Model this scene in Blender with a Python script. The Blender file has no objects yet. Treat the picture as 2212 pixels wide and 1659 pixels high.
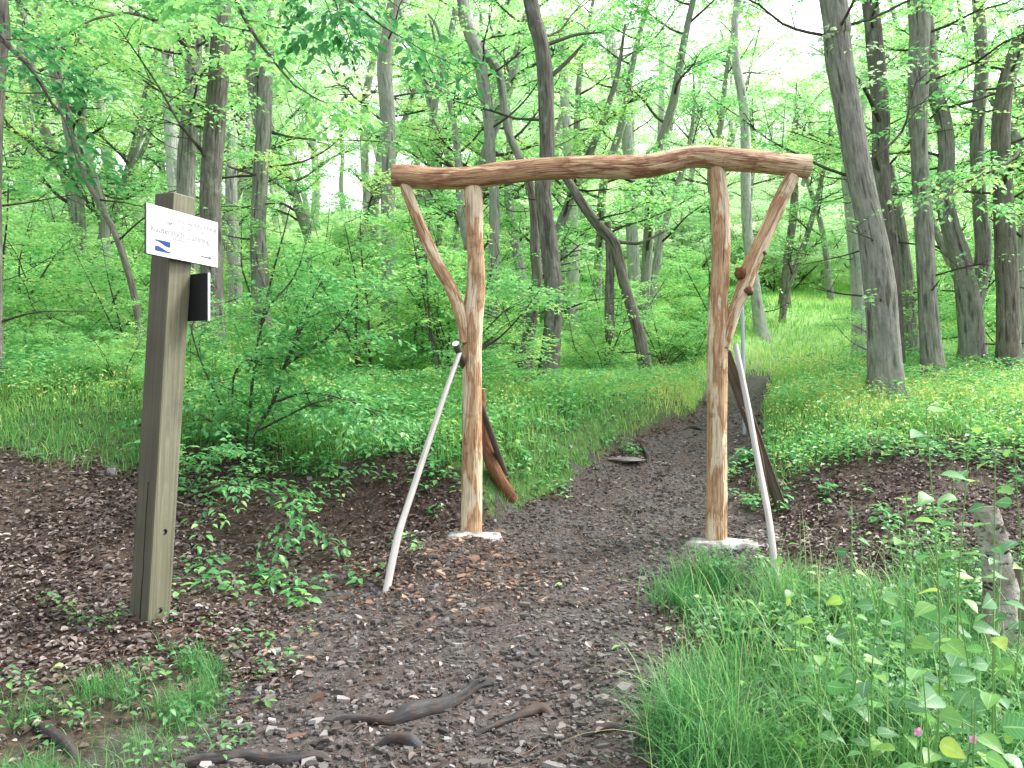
import bpy, math, random
import numpy as np
from mathutils import Vector, Matrix

SEED = 7
rng = np.random.default_rng(SEED)
random.seed(SEED)
sc = bpy.context.scene
col = sc.collection
F = 800.0; CZ = 1.5; HZ = 384.0; S = 1024.0 / 2212.0

# ------------------------------------------------------------------ helpers
def smooth(a, b, v):
    t = np.clip((np.asarray(v, float) - a) / (b - a), 0, 1)
    return t * t * (3 - 2 * t)

def _hash(ix, iy, iz, seed):
    n = (ix * 374761393 + iy * 668265263 + iz * 2147483647 + seed * 1274126177) & 0xFFFFFFFF
    n = ((n ^ (n >> 13)) * 1274126177) & 0xFFFFFFFF
    n = (n ^ (n >> 16)) & 0xFFFFFFFF
    return n / 4294967295.0

def vnoise(x, y, z=0.0, seed=0):
    x = np.asarray(x, float); y = np.asarray(y, float); z = np.asarray(z, float) + np.zeros_like(x)
    ix = np.floor(x).astype(np.int64); iy = np.floor(y).astype(np.int64); iz = np.floor(z).astype(np.int64)
    fx = x - ix; fy = y - iy; fz = z - iz
    fx = fx * fx * (3 - 2 * fx); fy = fy * fy * (3 - 2 * fy); fz = fz * fz * (3 - 2 * fz)
    r = 0
    for a in (0, 1):
        for b in (0, 1):
            for c in (0, 1):
                w = (fx if a else 1 - fx) * (fy if b else 1 - fy) * (fz if c else 1 - fz)
                r = r + w * _hash(ix + a, iy + b, iz + c, seed)
    return r * 2 - 1

def fbm(x, y, z=0.0, seed=0, o=3):
    r = 0; a = 1.0; f = 1.0
    for k in range(o):
        r = r + a * vnoise(np.asarray(x) * f, np.asarray(y) * f, np.asarray(z) * f, seed + k * 17); a *= .5; f *= 2.03
    return r

def unit(v):
    v = np.asarray(v, float)
    return v / np.maximum(np.linalg.norm(v, axis=-1, keepdims=True), 1e-9)

# terrain ------------------------------------------------------------------
BY = [-40, -5, 0, 3, 4.1, 5.8, 8, 10, 11, 13, 15, 22, 30, 45, 58, 75, 160]
BZ = [-6, -.6, -.15, .09, .18, .30, .80, 1.15, 1.28, 1.45, 1.95, 3.75, 5.7, 10.2, 13.6, 14.5, 12]
PY = [-5, 0, 3, 4.1, 5.8, 7, 8, 10, 12, 14, 17, 21, 26]
PC = [-1.5, -.8, -.42, -.3, .6, 1.2, 1.72, 2.72, 3.45, 4.45, 6.2, 9.0, 12]
PW = [1.5, 1.3, 1.15, 1.25, 1.05, .85, .70, .44, .5, .42, .4, .4, .4]

def path_d(x, y):
    return np.abs(x - np.interp(y, PY, PC)) / np.interp(y, PY, PW)

def H0(x, y):
    x = np.asarray(x, float); y = np.asarray(y, float)
    h = np.interp(y, BY, BZ)
    # smooth the base a little
    h = (h + np.interp(y - .5, BY, BZ) + np.interp(y + .5, BY, BZ)) / 3
    h = h + .60 * smooth(1.2, 3.8, -x) * smooth(2.9, 5.6, y)
    h = h + .30 * smooth(1.6, 3.4, x - .1 * (y - 6)) * smooth(4.6, 7.5, y)
    lip = smooth(1.0, 1.7, path_d(x, y)) * smooth(5.6, 7.2, y) * (1 - smooth(14, 18, y))
    h = h + .26 * smooth(1.0, 1.35, path_d(x, y)) * smooth(5.9, 6.5, y) * (1 - smooth(8, 11, y)) * (x < np.interp(y, PY, PC)) * (1 - smooth(1.2, 2.6, -x))
    h = h + .16 * lip * (x < np.interp(y, PY, PC)) + .06 * lip
    h = h - .06 * (1 - smooth(.6, 1.2, path_d(x, y))) * smooth(6, 8, y) * (1 - smooth(16, 20, y))
    return h

MOUNDS = [(-1.83, 4.12, .42, .05), (-.28, 5.66, .5, .05), (-.5, 5.2, .45, .12), (1.5, 5.85, .45, .02), (1.8, 5.75, .5, .03)]
def H(x, y):
    x = np.asarray(x, float); y = np.asarray(y, float)
    h = H0(x, y)
    for mx, my, r, a in MOUNDS:
        d2 = ((x - mx) ** 2 + (y - my) ** 2) / (r * r)
        h = h + a * np.exp(-d2 * 1.6)
    far = smooth(8, 25, y)
    h = h + .035 * fbm(x * .9, y * .9, 0, 3) + .012 * fbm(x * 4, y * 4, 0, 5) * (1 - far) + .35 * far * fbm(x * .12, y * .12, 0, 9)
    return h

def gmask(x, y):
    """where grass grows"""
    n = .5 * fbm(x * 1.3, y * 1.3, 0, 31)
    d = path_d(x, y); pc = np.interp(y, PY, PC)
    left = smooth(6.5, 7.0, y + n + .45 * smooth(-1.2, .3, x) + .55 * smooth(2.0, 3.6, -x)) * (x < pc) * smooth(1.0, 1.15, d + n * .2)
    right = smooth(7.2, 7.8, y + n) * (x > pc) * smooth(1.05, 1.25, d + n * .2)
    fr = smooth(0, .35, x - (.42 + .17 * (y - 2.8)) + n * .25) * (1 - smooth(4.5, 5.1, y + n * .8 - .25 * smooth(1.2, 2.5, x)))
    fl = smooth(-1.25, -1.6, x + n * .4 + .12 * (y - 3)) * (1 - smooth(3.35, 3.75, y + n * .5))
    return np.clip(np.maximum.reduce([left, right, fr, fl]), 0, 1)

def pmask(x, y):
    n = .35 * fbm(x * 1.6, y * 1.6, 0, 41)
    m = (1 - smooth(.85, 1.15, path_d(x, y) + n)) * (1 - smooth(12.6, 13.4, np.asarray(y) + n))
    return m

def P(px, py, Y):
    return np.array([(px * S - 512) / F * Y, Y, CZ + (HZ - py * S) / F * Y])

def G(px, py):
    """point where the line of sight through a picture point meets the terrain"""
    dx = (px * S - 512) / F; dz = (HZ - py * S) / F
    for Y in np.arange(1.5, 60, .01):
        if CZ + dz * Y <= H(dx * Y, Y):
            return np.array([dx * Y, Y, float(H(dx * Y, Y))])
    return np.array([dx * 60, 60, float(H(dx * 60, 60))])

# mesh builder --------------------------------------------------------------
class MB:
    def __init__(s):
        s.v = []; s.f = []; s.n = 0; s.at = {'rv': [], 'tc': []}; s.mi = []
    def add(s, v, f, rv=None, tc=None, mi=0):
        """v (n,3); f (m,k) one face size per call"""
        v = np.asarray(v, float); f = np.asarray(f, np.int64)
        s.v.append(v); s.f.append(f + s.n); s.n += len(v); s.mi.append(np.full(len(f), mi))
        s.at['rv'].append(np.zeros(len(v)) if rv is None else np.broadcast_to(rv, (len(v),)))
        s.at['tc'].append(v if tc is None else tc)
    def build(s, name, mats, parent=None, smooth_=True, mesh_name=None):
        me = bpy.data.meshes.new(name)
        V = np.concatenate(s.v)
        loops = np.concatenate([f.ravel() for f in s.f])
        sizes = np.concatenate([np.full(len(f), f.shape[1]) for f in s.f])
        starts = np.concatenate([[0], np.cumsum(sizes)[:-1]])
        me.vertices.add(len(V)); me.vertices.foreach_set('co', V.ravel())
        me.loops.add(len(loops)); me.loops.foreach_set('vertex_index', loops.astype(np.int32))
        me.polygons.add(len(sizes)); me.polygons.foreach_set('loop_start', starts.astype(np.int32))
        me.polygons.foreach_set('material_index', np.concatenate(s.mi).astype(np.int32))
        me.update(calc_edges=True)
        a = me.attributes.new('rv', 'FLOAT', 'POINT'); a.data.foreach_set('value', np.concatenate(s.at['rv']).astype(np.float32))
        a = me.attributes.new('tc', 'FLOAT_VECTOR', 'POINT'); a.data.foreach_set('vector', np.concatenate(s.at['tc']).astype(np.float32).ravel())
        me.polygons.foreach_set('use_smooth', np.full(len(sizes), bool(smooth_)))
        for m in (mats if isinstance(mats, (list, tuple)) else [mats]):
            me.materials.append(m)
        me.validate()
        o = bpy.data.objects.new(name, me); col.objects.link(o)
        if parent is not None:
            o.parent = parent
        return o

def catmull(pts, rad, step):
    pts = np.asarray(pts, float); rad = np.asarray(rad, float)
    if len(pts) < 2: return pts, rad
    P_ = np.vstack([2 * pts[0] - pts[1], pts, 2 * pts[-1] - pts[-2]]); out = []; ro = []
    for i in range(len(pts) - 1):
        p0, p1, p2, p3 = P_[i:i + 4]
        n = max(1, int(np.ceil(np.linalg.norm(p2 - p1) / step)))
        t = (np.arange(n) / n)[:, None]
        out.append(.5 * (2 * p1 + (p2 - p0) * t + (2 * p0 - 5 * p1 + 4 * p2 - p3) * t ** 2 + (3 * p1 - p0 - 3 * p2 + p3) * t ** 3))
        ro.append(rad[i] + (rad[i + 1] - rad[i]) * t[:, 0])
    out.append(pts[-1:]); ro.append(rad[-1:])
    return np.vstack(out), np.concatenate(ro)

def tube(mb, pts, rad, n=10, step=.1, amp=0.0, freq=6.0, seed=0, rv=.5, mi=0, cap=True, capmi=None, flare=0, ov=1.0):
    pts, rad = catmull(pts, rad, step)
    m = len(pts)
    T = unit(np.gradient(pts, axis=0))
    ref = np.array([0, 1., 0]) if abs(T[0][1]) < .9 else np.array([1., 0, 0])
    U = []; u = unit(np.cross(np.cross(T[0], ref), T[0]))
    for k in range(m):
        u = u - T[k] * np.dot(u, T[k]); u = u / max(np.linalg.norm(u), 1e-9); U.append(u)
    U = np.array(U); W = np.cross(T, U)
    L = np.concatenate([[0], np.cumsum(np.linalg.norm(np.diff(pts, axis=0), axis=1))])
    a = np.arange(n) / n * 2 * np.pi
    ca = np.cos(a)[None, :]; sa = np.sin(a)[None, :]
    R = rad[:, None] * np.ones((1, n))
    if amp:
        nz = fbm(ca * 1.2 + 0 * R + seed * 3.1, sa * 1.2 + 0 * R, (L[:, None] * freq) + 0 * R, seed, 3)
        R = R * (1 + amp * nz + amp * .45 * fbm(ca * 4.5 + 0 * R, sa * 4.5 + seed, (L[:, None] * 1.8) + 0 * R, seed + 3, 2))
    if flare:
        fl = np.exp(-(L[-1] - L)[:, None] / .22)
        R = R * (1 + flare * fl * (1 + .5 * np.cos(a * 5 + seed)[None, :]))
    V = pts[:, None, :] + U[:, None, :] * (R * ca)[..., None] + W[:, None, :] * (R * sa * ov)[..., None]
    rr = float(np.mean(rad))
    tc = np.stack([rr * ca + 0 * R, rr * sa + 0 * R, L[:, None] + 0 * R], -1) + np.array([seed * 1.7, 0, seed * .9])
    i = np.arange(m - 1)[:, None] * n; j = np.arange(n)[None, :]; j2 = (j + 1) % n
    f = np.stack([i + j, i + j2, i + n + j2, i + n + j], -1).reshape(-1, 4)
    mb.add(V.reshape(-1, 3), f, rv, tc.reshape(-1, 3), mi)
    if cap:
        for k, flip in ((0, 0), (m - 1, 1)):
            ring = V[k]; c = ring.mean(0)
            vv = np.vstack([ring, c[None]])
            ff = np.array([[q, (q + 1) % n, n] if flip else [(q + 1) % n, q, n] for q in range(n)])
            mb.add(vv, ff, rv, np.vstack([tc[k], tc[k].mean(0)[None]]), mi if capmi is None else capmi)
    return pts, rad

def box(mb, c, hx, hy, hz, ax=None, mi=0, bev=0.0, rv=.5):
    """chamfered box: axes ax (3x3 rows)"""
    ax = np.eye(3) if ax is None else np.asarray(ax)
    b = bev
    vs = []; 
    if b <= 0:
        for sx in (-1, 1):
            for sy in (-1, 1):
                for sz in (-1, 1):
                    vs.append((sx * hx, sy * hy, sz * hz))
        vs = np.array(vs); f = [[0, 1, 3, 2], [4, 6, 7, 5], [0, 4, 5, 1], [2, 3, 7, 6], [0, 2, 6, 4], [1, 5, 7, 3]]
        mb.add(np.asarray(c) + vs @ ax, f, rv, vs, mi); return
    ring = [(-hx + b, -hy), (hx - b, -hy), (hx, -hy + b), (hx, hy - b), (hx - b, hy), (-hx + b, hy), (-hx, hy - b), (-hx, -hy + b)]
    lev = [(-hz, 1 - b / max(hx, hy)), (-hz + b, 1), (hz - b, 1), (hz, 1 - b / max(hx, hy))]
    for z, k in lev:
        for x, y in ring: vs.append((x * k, y * k, z))
    vs = np.array(vs); f = []
    for l in range(3):
        for q in range(8): f.append([l * 8 + q, l * 8 + (q + 1) % 8, l * 8 + 8 + (q + 1) % 8, l * 8 + 8 + q])
    V = np.asarray(c) + vs @ ax
    mb.add(V, f, rv, vs, mi)
    mb.add(V[:8], [[7, 6, 5, 4, 3, 2, 1, 0]], rv, vs[:8], mi); mb.add(V[24:], [list(range(8))], rv, vs[24:], mi)

def leaves(mb, Pp, D, N, L, W, rv, mi=0, fold=.1, droop=.12):
    D = unit(D); Wv = unit(np.cross(D, N)); N = np.cross(Wv, D)
    L = np.asarray(L)[:, None]; W = np.asarray(W)[:, None]
    a = Pp; b = Pp + D * L * .42 + Wv * W * .5 + N * L * fold
    c = Pp + D * L - N * L * droop; d = Pp + D * L * .42 - Wv * W * .5 + N * L * fold
    n = len(Pp)
    V = np.stack([a, b, c, d], 1).reshape(-1, 3)
    i = np.arange(n)[:, None] * 4
    f = np.concatenate([i + np.array([[0, 2, 1]]), i + np.array([[0, 3, 2]])])
    mb.add(V, f, np.repeat(rv, 4), None, mi)

def leaves_hi(mb, Pp, D, N, L, W, rv, mi=0, prof=((0, .04), (.12, .6), (.35, 1), (.65, .8), (.86, .36), (1, .02)), fold=.16, droop=.3):
    D = unit(D); Wv = unit(np.cross(D, N)); N = np.cross(Wv, D); n = len(Pp)
    L = np.asarray(L)[:, None]; W = np.asarray(W)[:, None]; rows = []
    for t, w in prof:
        c = Pp + D * L * t - N * L * droop * t * t
        e = N * W * fold * w
        rows += [c + Wv * W * .5 * w + e, c, c - Wv * W * .5 * w + e]
    V = np.stack(rows, 1).reshape(-1, 3); k = len(prof) * 3
    base = []
    for r in range(len(prof) - 1):
        o = r * 3
        base += [[o, o + 1, o + 4, o + 3], [o + 1, o + 2, o + 5, o + 4]]
    f = (np.arange(n)[:, None, None] * k + np.array(base)[None]).reshape(-1, 4)
    tcr = []
    for t, w in prof: tcr += [(1, t, 0), (0, t, 0), (-1, t, 0)]
    mb.add(V, f, np.repeat(rv, k), np.tile(np.array(tcr, float), (n, 1)), mi)

def sprays(mb, O, D, Ln, nl, ls, rv, g, mi=0, hi=False, droop=.25, flat=.35):
    """alternate leaves in flat fans along twigs. O,D (s,3); Ln (s,); returns nothing"""
    O = np.asarray(O, float); D = unit(D); s = len(O)
    t = (np.arange(nl) + .6) / nl
    up = np.array([0, 0, 1.])
    side = unit(np.cross(D, up) + 1e-6)
    pos = O[:, None] + D[:, None] * (Ln[:, None] * t)[..., None] - up * (droop * Ln[:, None] * t ** 2)[..., None]
    sg = np.where(np.arange(nl) % 2 == 0, 1, -1)[None, :, None]
    d = D[:, None] * .7 + side[:, None] * sg * .8 + g.normal(0, .22, (s, nl, 3)) + np.array([0, 0, -.12])
    nrm = up + g.normal(0, flat, (s, nl, 3)) + .15 * d
    pos = pos + g.normal(0, .02, pos.shape)
    L = ls * g.uniform(.6, 1.15, (s, nl))
    r = np.clip(rv[:, None] + g.normal(0, .16, (s, nl)), 0, 1)
    (leaves_hi if hi else leaves)(mb, pos.reshape(-1, 3), d.reshape(-1, 3), nrm.reshape(-1, 3), L.ravel(), (L * .58).ravel(), r.ravel(), mi)

def branching(mb, g, start, dirs, lens, r0, sub=6, sub_len=.5, nspray=5, spray_len=.4, nl=9, ls=.08, leaf_mi=1, bark_mi=0,
              lift=.25, sides=5, rv0=.5, rvs=.15, t0=.3, hi=False, droop=.25, flat=.35, thin=.25):
    """limbs from start points; sub branches; leaf sprays. everything into one crown mesh"""
    SO = []; SD = []; SL = []; SR = []
    for s, d, l, r in zip(start, dirs, lens, r0):
        d = unit(d); k = 5
        pts = [np.array(s)]; cur = np.array(s); dd = d.copy()
        for q in range(k):
            dd = unit(dd + g.normal(0, .16, 3) + np.array([0, 0, lift * .25]))
            cur = cur + dd * l / k; pts.append(cur)
        rad = r * np.linspace(1, thin, k + 1)
        tube(mb, pts, rad, sides, l / 6, mi=bark_mi, cap=False, seed=int(g.integers(99)))
        pts = np.array(pts); lr = g.normal(0, rvs)
        for q in range(sub):
            t = t0 + (1 - t0) * (q + g.uniform(0, 1)) / sub
            i = min(int(t * k), k - 1); fr = t * k - i
            o = pts[i] * (1 - fr) + pts[i + 1] * fr; dl = unit(pts[i + 1] - pts[i])
            sd = unit(np.cross(dl, np.array([0, 0, 1.])) + 1e-6) * (1 if q % 2 else -1)
            bd = unit(dl * .6 + sd * g.uniform(.5, 1.1) + g.normal(0, .3, 3) * np.array([1, 1, .8]) + np.array([0, 0, .12]))
            bl = sub_len * l * g.uniform(.5, 1.1) * (1.15 - .5 * t)
            e = o + bd * bl; mdl = (o + e) / 2 + g.normal(0, .05 * bl, 3)
            tube(mb, [o, mdl, e], np.array([.4, .28, .12]) * r * .8, 4, bl / 3, mi=bark_mi, cap=False)
            for w in range(nspray):
                tt = (w + g.uniform(.2, 1)) / nspray
                so = o + (e - o) * tt
                s2 = unit(np.cross(bd, np.array([0, 0, 1.])) + 1e-6) * (1 if w % 2 else -1)
                sdv = unit(bd * .8 + s2 * g.uniform(.3, 1.1) + g.normal(0, .18, 3)) if w < nspray - 1 else bd
                SO.append(so); SD.append(sdv); SL.append(spray_len * g.uniform(.6, 1.2)); SR.append(rv0 + lr + g.normal(0, rvs * .6))
    if SO:
        sprays(mb, SO, SD, np.array(SL), nl, ls, np.array(SR), g, leaf_mi, hi, droop, flat)

# ------------------------------------------------------------------ materials
class NT:
    def __init__(s, name):
        s.m = bpy.data.materials.new(name); s.m.use_nodes = True; s.t = s.m.node_tree; s.t.nodes.clear()
        s.out = s.t.nodes.new('ShaderNodeOutputMaterial')
    def n(s, kind, **kw):
        nd = s.t.nodes.new(kind)
        for k, v in kw.items(): setattr(nd, k, v)
        return nd
    def l(s, a, b): s.t.links.new(a, b)
    def attr(s, name): return s.n('ShaderNodeAttribute', attribute_name=name)
    def noise(s, vec, scale, detail=4, rough=.55, sc3=None):
        if sc3 is not None:
            mp = s.n('ShaderNodeMapping'); mp.inputs['Scale'].default_value = sc3; s.l(vec, mp.inputs[0]); vec = mp.outputs[0]
        nd = s.n('ShaderNodeTexNoise'); nd.inputs['Scale'].default_value = scale; nd.inputs['Detail'].default_value = detail
        nd.inputs['Roughness'].default_value = rough; s.l(vec, nd.inputs['Vector']); return nd.outputs['Fac']
    def ramp(s, fac, stops):
        r = s.n('ShaderNodeValToRGB'); e = r.color_ramp.elements
        while len(e) < len(stops): e.new(.5)
        for el, (p, c) in zip(e, stops):
            el.position = p; el.color = (*c, 1) if len(c) == 3 else c
        s.l(fac, r.inputs[0]); return r.outputs[0]
    def mix(s, f, a, b, mode='MIX'):
        m = s.n('ShaderNodeMix', data_type='RGBA', blend_type=mode)
        if isinstance(f, (int, float)): m.inputs[0].default_value = f
        else: s.l(f, m.inputs[0])
        for v, i in ((a, 6), (b, 7)):
            if isinstance(v, tuple): m.inputs[i].default_value = (*v, 1)
            else: s.l(v, m.inputs[i])
        return m.outputs[2]
    def math(s, op, a, b=0.0):
        m = s.n('ShaderNodeMath', operation=op)
        for v, i in ((a, 0), (b, 1)):
            if isinstance(v, (int, float)): m.inputs[i].default_value = v
            else: s.l(v, m.inputs[i])
        return m.outputs[0]
    def principled(s, c, rough=.7, bump=None, bs=.4, bd=.02, spec=.3, metal=0):
        p = s.n('ShaderNodeBsdfPrincipled')
        if isinstance(c, tuple): p.inputs['Base Color'].default_value = (*c, 1)
        else: s.l(c, p.inputs['Base Color'])
        if isinstance(rough, (int, float)): p.inputs['Roughness'].default_value = rough
        else: s.l(rough, p.inputs['Roughness'])
        p.inputs['Specular IOR Level'].default_value = spec; p.inputs['Metallic'].default_value = metal
        if bump is not None:
            b = s.n('ShaderNodeBump'); b.inputs['Strength'].default_value = bs; b.inputs['Distance'].default_value = bd
            s.l(bump, b.inputs['Height']); s.l(b.outputs[0], p.inputs['Normal'])
        return p
    def done(s, sh): s.l(sh.outputs[0], s.out.inputs[0]); return s.m

def leaf_mat(name, stops, trans=.42, rough=.45, tboost=1.25, spec=.35, veins=False):
    t = NT(name); a = t.attr('rv'); c = t.ramp(a.outputs['Fac'], stops)
    if veins:
        sp = t.n('ShaderNodeSeparateXYZ'); t.l(t.attr('tc').outputs['Vector'], sp.inputs[0]); ax = t.math('ABSOLUTE', sp.outputs[0])
        rib = t.math('LESS_THAN', ax, .07)
        ph = t.math('FRACT', t.math('MULTIPLY', t.math('SUBTRACT', sp.outputs[1], t.math('MULTIPLY', ax, .16)), 8.0))
        vv = t.math('MULTIPLY', t.math('LESS_THAN', ph, .13), .55)
        pos = t.n('ShaderNodeNewGeometry').outputs['Position']; bl = t.noise(pos, 60, 3)
        c = t.mix(t.math('MAXIMUM', rib, vv), c, t.mix(.5, c, (.42, .60, .30)))
        c = t.mix(t.ramp(bl, [(.45, (0, 0, 0)), (.75, (.5, .5, .5))]), c, t.mix(.5, c, (.10, .20, .03)))
    p = t.principled(c, rough, spec=spec)
    tr = t.n('ShaderNodeBsdfTranslucent')
    tc = t.mix(1.0, c, (tboost * 1.12, tboost * 1.12, tboost * 1.05), 'MULTIPLY'); t.l(tc, tr.inputs[0])
    m = t.n('ShaderNodeMixShader'); m.inputs[0].default_value = trans
    t.l(p.outputs[0], m.inputs[1]); t.l(tr.outputs[0], m.inputs[2]); return t.done(m)

M = {}
def G_(r, g, b, k=1.0): return (r * k, g * k, b * k)
M['leaf'] = leaf_mat('fresh_green_leaf', [(0, (.11, .33, .12)), (.35, (.22, .52, .20)), (.65, (.36, .66, .25)), (1, (.66, .78, .30))], .45, .4, 1.25, .5)
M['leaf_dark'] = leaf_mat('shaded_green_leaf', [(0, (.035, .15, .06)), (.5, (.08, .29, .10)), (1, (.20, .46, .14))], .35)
M['leaf_far'] = leaf_mat('pale_hazed_leaf', [(0, (.42, .62, .44)), (.5, (.60, .78, .55)), (1, (.82, .86, .62))], .45)  # paler than the near leaves: distance haze painted into the colour
M['leaf_low'] = leaf_mat('undergrowth_leaf', [(0, (.05, .20, .07)), (.4, (.11, .36, .12)), (.75, (.22, .52, .18)), (1, (.48, .64, .20))], .40, .38, 1.25, .5)
M['weed'] = leaf_mat('broad_weed_leaf', [(0, (.06, .18, .08)), (.45, (.10, .30, .10)), (.75, (.20, .42, .09)), (1, (.36, .50, .09))], .36, .38, 1.2, .5, True)
M['grass'] = leaf_mat('grass_blade', [(0, (.03, .13, .045)), (.4, (.08, .26, .075)), (.75, (.17, .40, .12)), (1, (.42, .48, .22))], .38)
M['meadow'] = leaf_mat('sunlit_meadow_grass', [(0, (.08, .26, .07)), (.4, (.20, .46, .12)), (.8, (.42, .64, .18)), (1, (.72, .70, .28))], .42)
M['litter'] = leaf_mat('dead_leaf', [(0, (.035, .022, .018)), (.4, (.105, .078, .066)), (.75, (.22, .172, .152)), (1, (.46, .40, .36))], .15, .55, 1.0, .4)

def bark(name, c1, c2, c3, furrow=1.0, moss=.25):
    t = NT(name); v = t.attr('tc').outputs['Vector']
    n1 = t.noise(v, 1, 6, .6, (38 * furrow, 38 * furrow, 5)); n2 = t.noise(v, 3.0, 3); n3 = t.noise(v, 14, 3)
    c = t.ramp(n1, [(.3, c1), (.55, c2), (.8, c3)])
    c = t.mix(t.ramp(n2, [(.4, (0, 0, 0)), (.7, (1, 1, 1))]), c, t.mix(.5, c, c2), 'MIX')
    mo = t.math('MULTIPLY', t.ramp(n3, [(.5, (0, 0, 0)), (.7, (1, 1, 1))]), moss)
    c = t.mix(mo, c, (.10, .16, .06))
    li = t.noise(v, 1, 4, .6, (9, 9, 5)); cr = t.noise(v, 1, 3, .5, (20, 20, 2.2))
    c = t.mix(t.ramp(li, [(.56, (0, 0, 0)), (.66, (.45, .45, .45))]), c, (.34, .37, .30))
    c = t.mix(t.ramp(cr, [(.34, (.75, .75, .75)), (.42, (0, 0, 0))]), c, tuple(x * .5 for x in c1))
    bh = t.math('ADD', t.math('ADD', n1, t.math('MULTIPLY', n3, .4)), cr)
    return t.done(t.principled(c, .85, bh, 1.0, .03, .2))
M['bark_grey'] = bark('grey_oak_bark', (.11, .11, .098), (.28, .28, .245), (.45, .45, .405))
M['bark_dark'] = bark('dark_furrowed_bark', (.06, .057, .05), (.16, .152, .13), (.29, .278, .245), 1, .2)
M['bark_brown'] = bark('brown_bark', (.08, .074, .062), (.20, .185, .155), (.33, .31, .265), 1, .2)
M['bark_pale'] = bark('pale_hazed_bark', (.34, .35, .32), (.48, .49, .45), (.60, .61, .57), 1, .3)  # bark paled for far trunks, the haze put into its colour
M['bark_mist'] = bark('misty_grey_bark', (.19, .20, .17), (.32, .33, .29), (.46, .47, .42), 1, .25)  # lightened bark for middle distance, a weaker haze mixed into its tones
M['twig'] = bark('dark_twig', (.035, .03, .024), (.085, .072, .058), (.15, .13, .105), 1, .15)

def peeled(name, cream, tan, brown, amt=.5, dark=(.10, .045, .025)):
    t = NT(name); v = t.attr('tc').outputs['Vector']
    patch = t.noise(v, 1, 4, .5, (11, 11, 2.3))
    patch2 = t.noise(v, 1, 5, .65, (20, 20, 3.6))
    grain = t.noise(v, 1, 5, .6, (110, 110, 6)); fine = t.noise(v, 60, 3)
    c = t.ramp(t.math('ADD', patch, t.math('MULTIPLY', t.math('SUBTRACT', patch2, .5), .55)), [(amt - .07, cream), (amt - .012, tan), (amt + .010, brown), (amt + .13, tan)])
    c = t.mix(t.ramp(grain, [(.36, (1, 1, 1)), (.5, (0, 0, 0))]), c, t.mix(.55, c, dark))
    crk = t.noise(v, 1, 2, .4, (75, 75, 2.6))
    c = t.mix(t.ramp(crk, [(.27, (.85, .85, .85)), (.31, (0, 0, 0))]), c, tuple(x * .35 for x in dark))
    st = t.noise(v, 1, 3, .5, (6, 6, 14))
    c = t.mix(t.ramp(st, [(.62, (0, 0, 0)), (.72, (.7, .7, .7))]), c, t.mix(.6, c, dark))
    bh = t.math('ADD', t.math('ADD', t.math('MULTIPLY', patch2, 1.6), grain), crk)
    return t.done(t.principled(c, .62, bh, .9, .02, .25))
M['peeled'] = peeled('peeled_debarked_wood', (.78, .65, .46), (.62, .42, .25), (.42, .23, .12), .50)
M['peeled_beam'] = peeled('peeled_reddish_wood', (.70, .52, .33), (.52, .32, .18), (.32, .155, .085), .49, (.06, .025, .015))
M['redlog'] = peeled('wet_orange_log', (.36, .21, .12), (.24, .105, .05), (.13, .055, .03), .4)

def wood_plain(name, a, b, c_, sx=1, rough=.65):
    t = NT(name); v = t.attr('tc').outputs['Vector']
    n = t.noise(v, 1, 5, .6, (60 * sx, 60 * sx, 1.6)); n2 = t.noise(v, 5, 3)
    c = t.ramp(t.math('ADD', t.math('MULTIPLY', n, .7), t.math('MULTIPLY', n2, .3)), [(.35, a), (.5, b), (.66, c_)])
    return t.done(t.principled(c, rough, n, .35, .004, .3))
M['post'] = wood_plain('greenish_treated_timber', (.13, .12, .075), (.21, .195, .125), (.30, .275, .185))
def post_mat():
    t = NT('greenish_treated_timber'); v = t.attr('tc').outputs['Vector']; sp = t.n('ShaderNodeSeparateXYZ'); t.l(v, sp.inputs[0])
    n = t.noise(v, 1, 5, .6, (70, 70, 1.3)); n2 = t.noise(v, 4, 4)
    c = t.ramp(t.math('ADD', t.math('MULTIPLY', n, .6), t.math('MULTIPLY', n2, .4)), [(.36, (.085, .085, .055)), (.5, (.145, .142, .092)), (.64, (.215, .208, .145))])
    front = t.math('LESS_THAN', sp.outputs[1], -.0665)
    c = t.mix(t.math('MULTIPLY', front, .62), c, (.055, .052, .036))  # left front face painted darker to stand for its shaded side
    wob = t.math('MULTIPLY', t.math('SUBTRACT', t.noise(v, 3, 2), .5), .02)
    cr = t.math('LESS_THAN', t.math('ABSOLUTE', t.math('ADD', t.math('ADD', sp.outputs[0], -.012), wob)), .004)
    cr = t.math('MULTIPLY', t.math('MULTIPLY', cr, front), t.math('LESS_THAN', sp.outputs[2], -.35))
    c = t.mix(cr, c, (.008, .007, .005))
    top = t.ramp(sp.outputs[2], [(.0, (0, 0, 0)), (1, (1, 1, 1))])
    return t.done(t.principled(c, .65, n, .4, .004, .3))
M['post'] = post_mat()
M['endgrain'] = wood_plain('cut_end_grain', (.40, .28, .18), (.55, .42, .28), (.62, .50, .36))
M['pole'] = wood_plain('weathered_silver_pole', (.28, .26, .235), (.44, .42, .39), (.56, .545, .52), 1.5, .4)
M['polewood'] = wood_plain('pale_bare_wood', (.38, .31, .24), (.52, .44, .36), (.62, .54, .45), 1.5)
M['darkwood'] = wood_plain('dark_old_plank', (.045, .036, .028), (.09, .072, .055), (.15, .12, .095))
M['rust'] = wood_plain('brown_stick', (.12, .06, .035), (.18, .10, .06), (.24, .14, .09))

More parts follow.
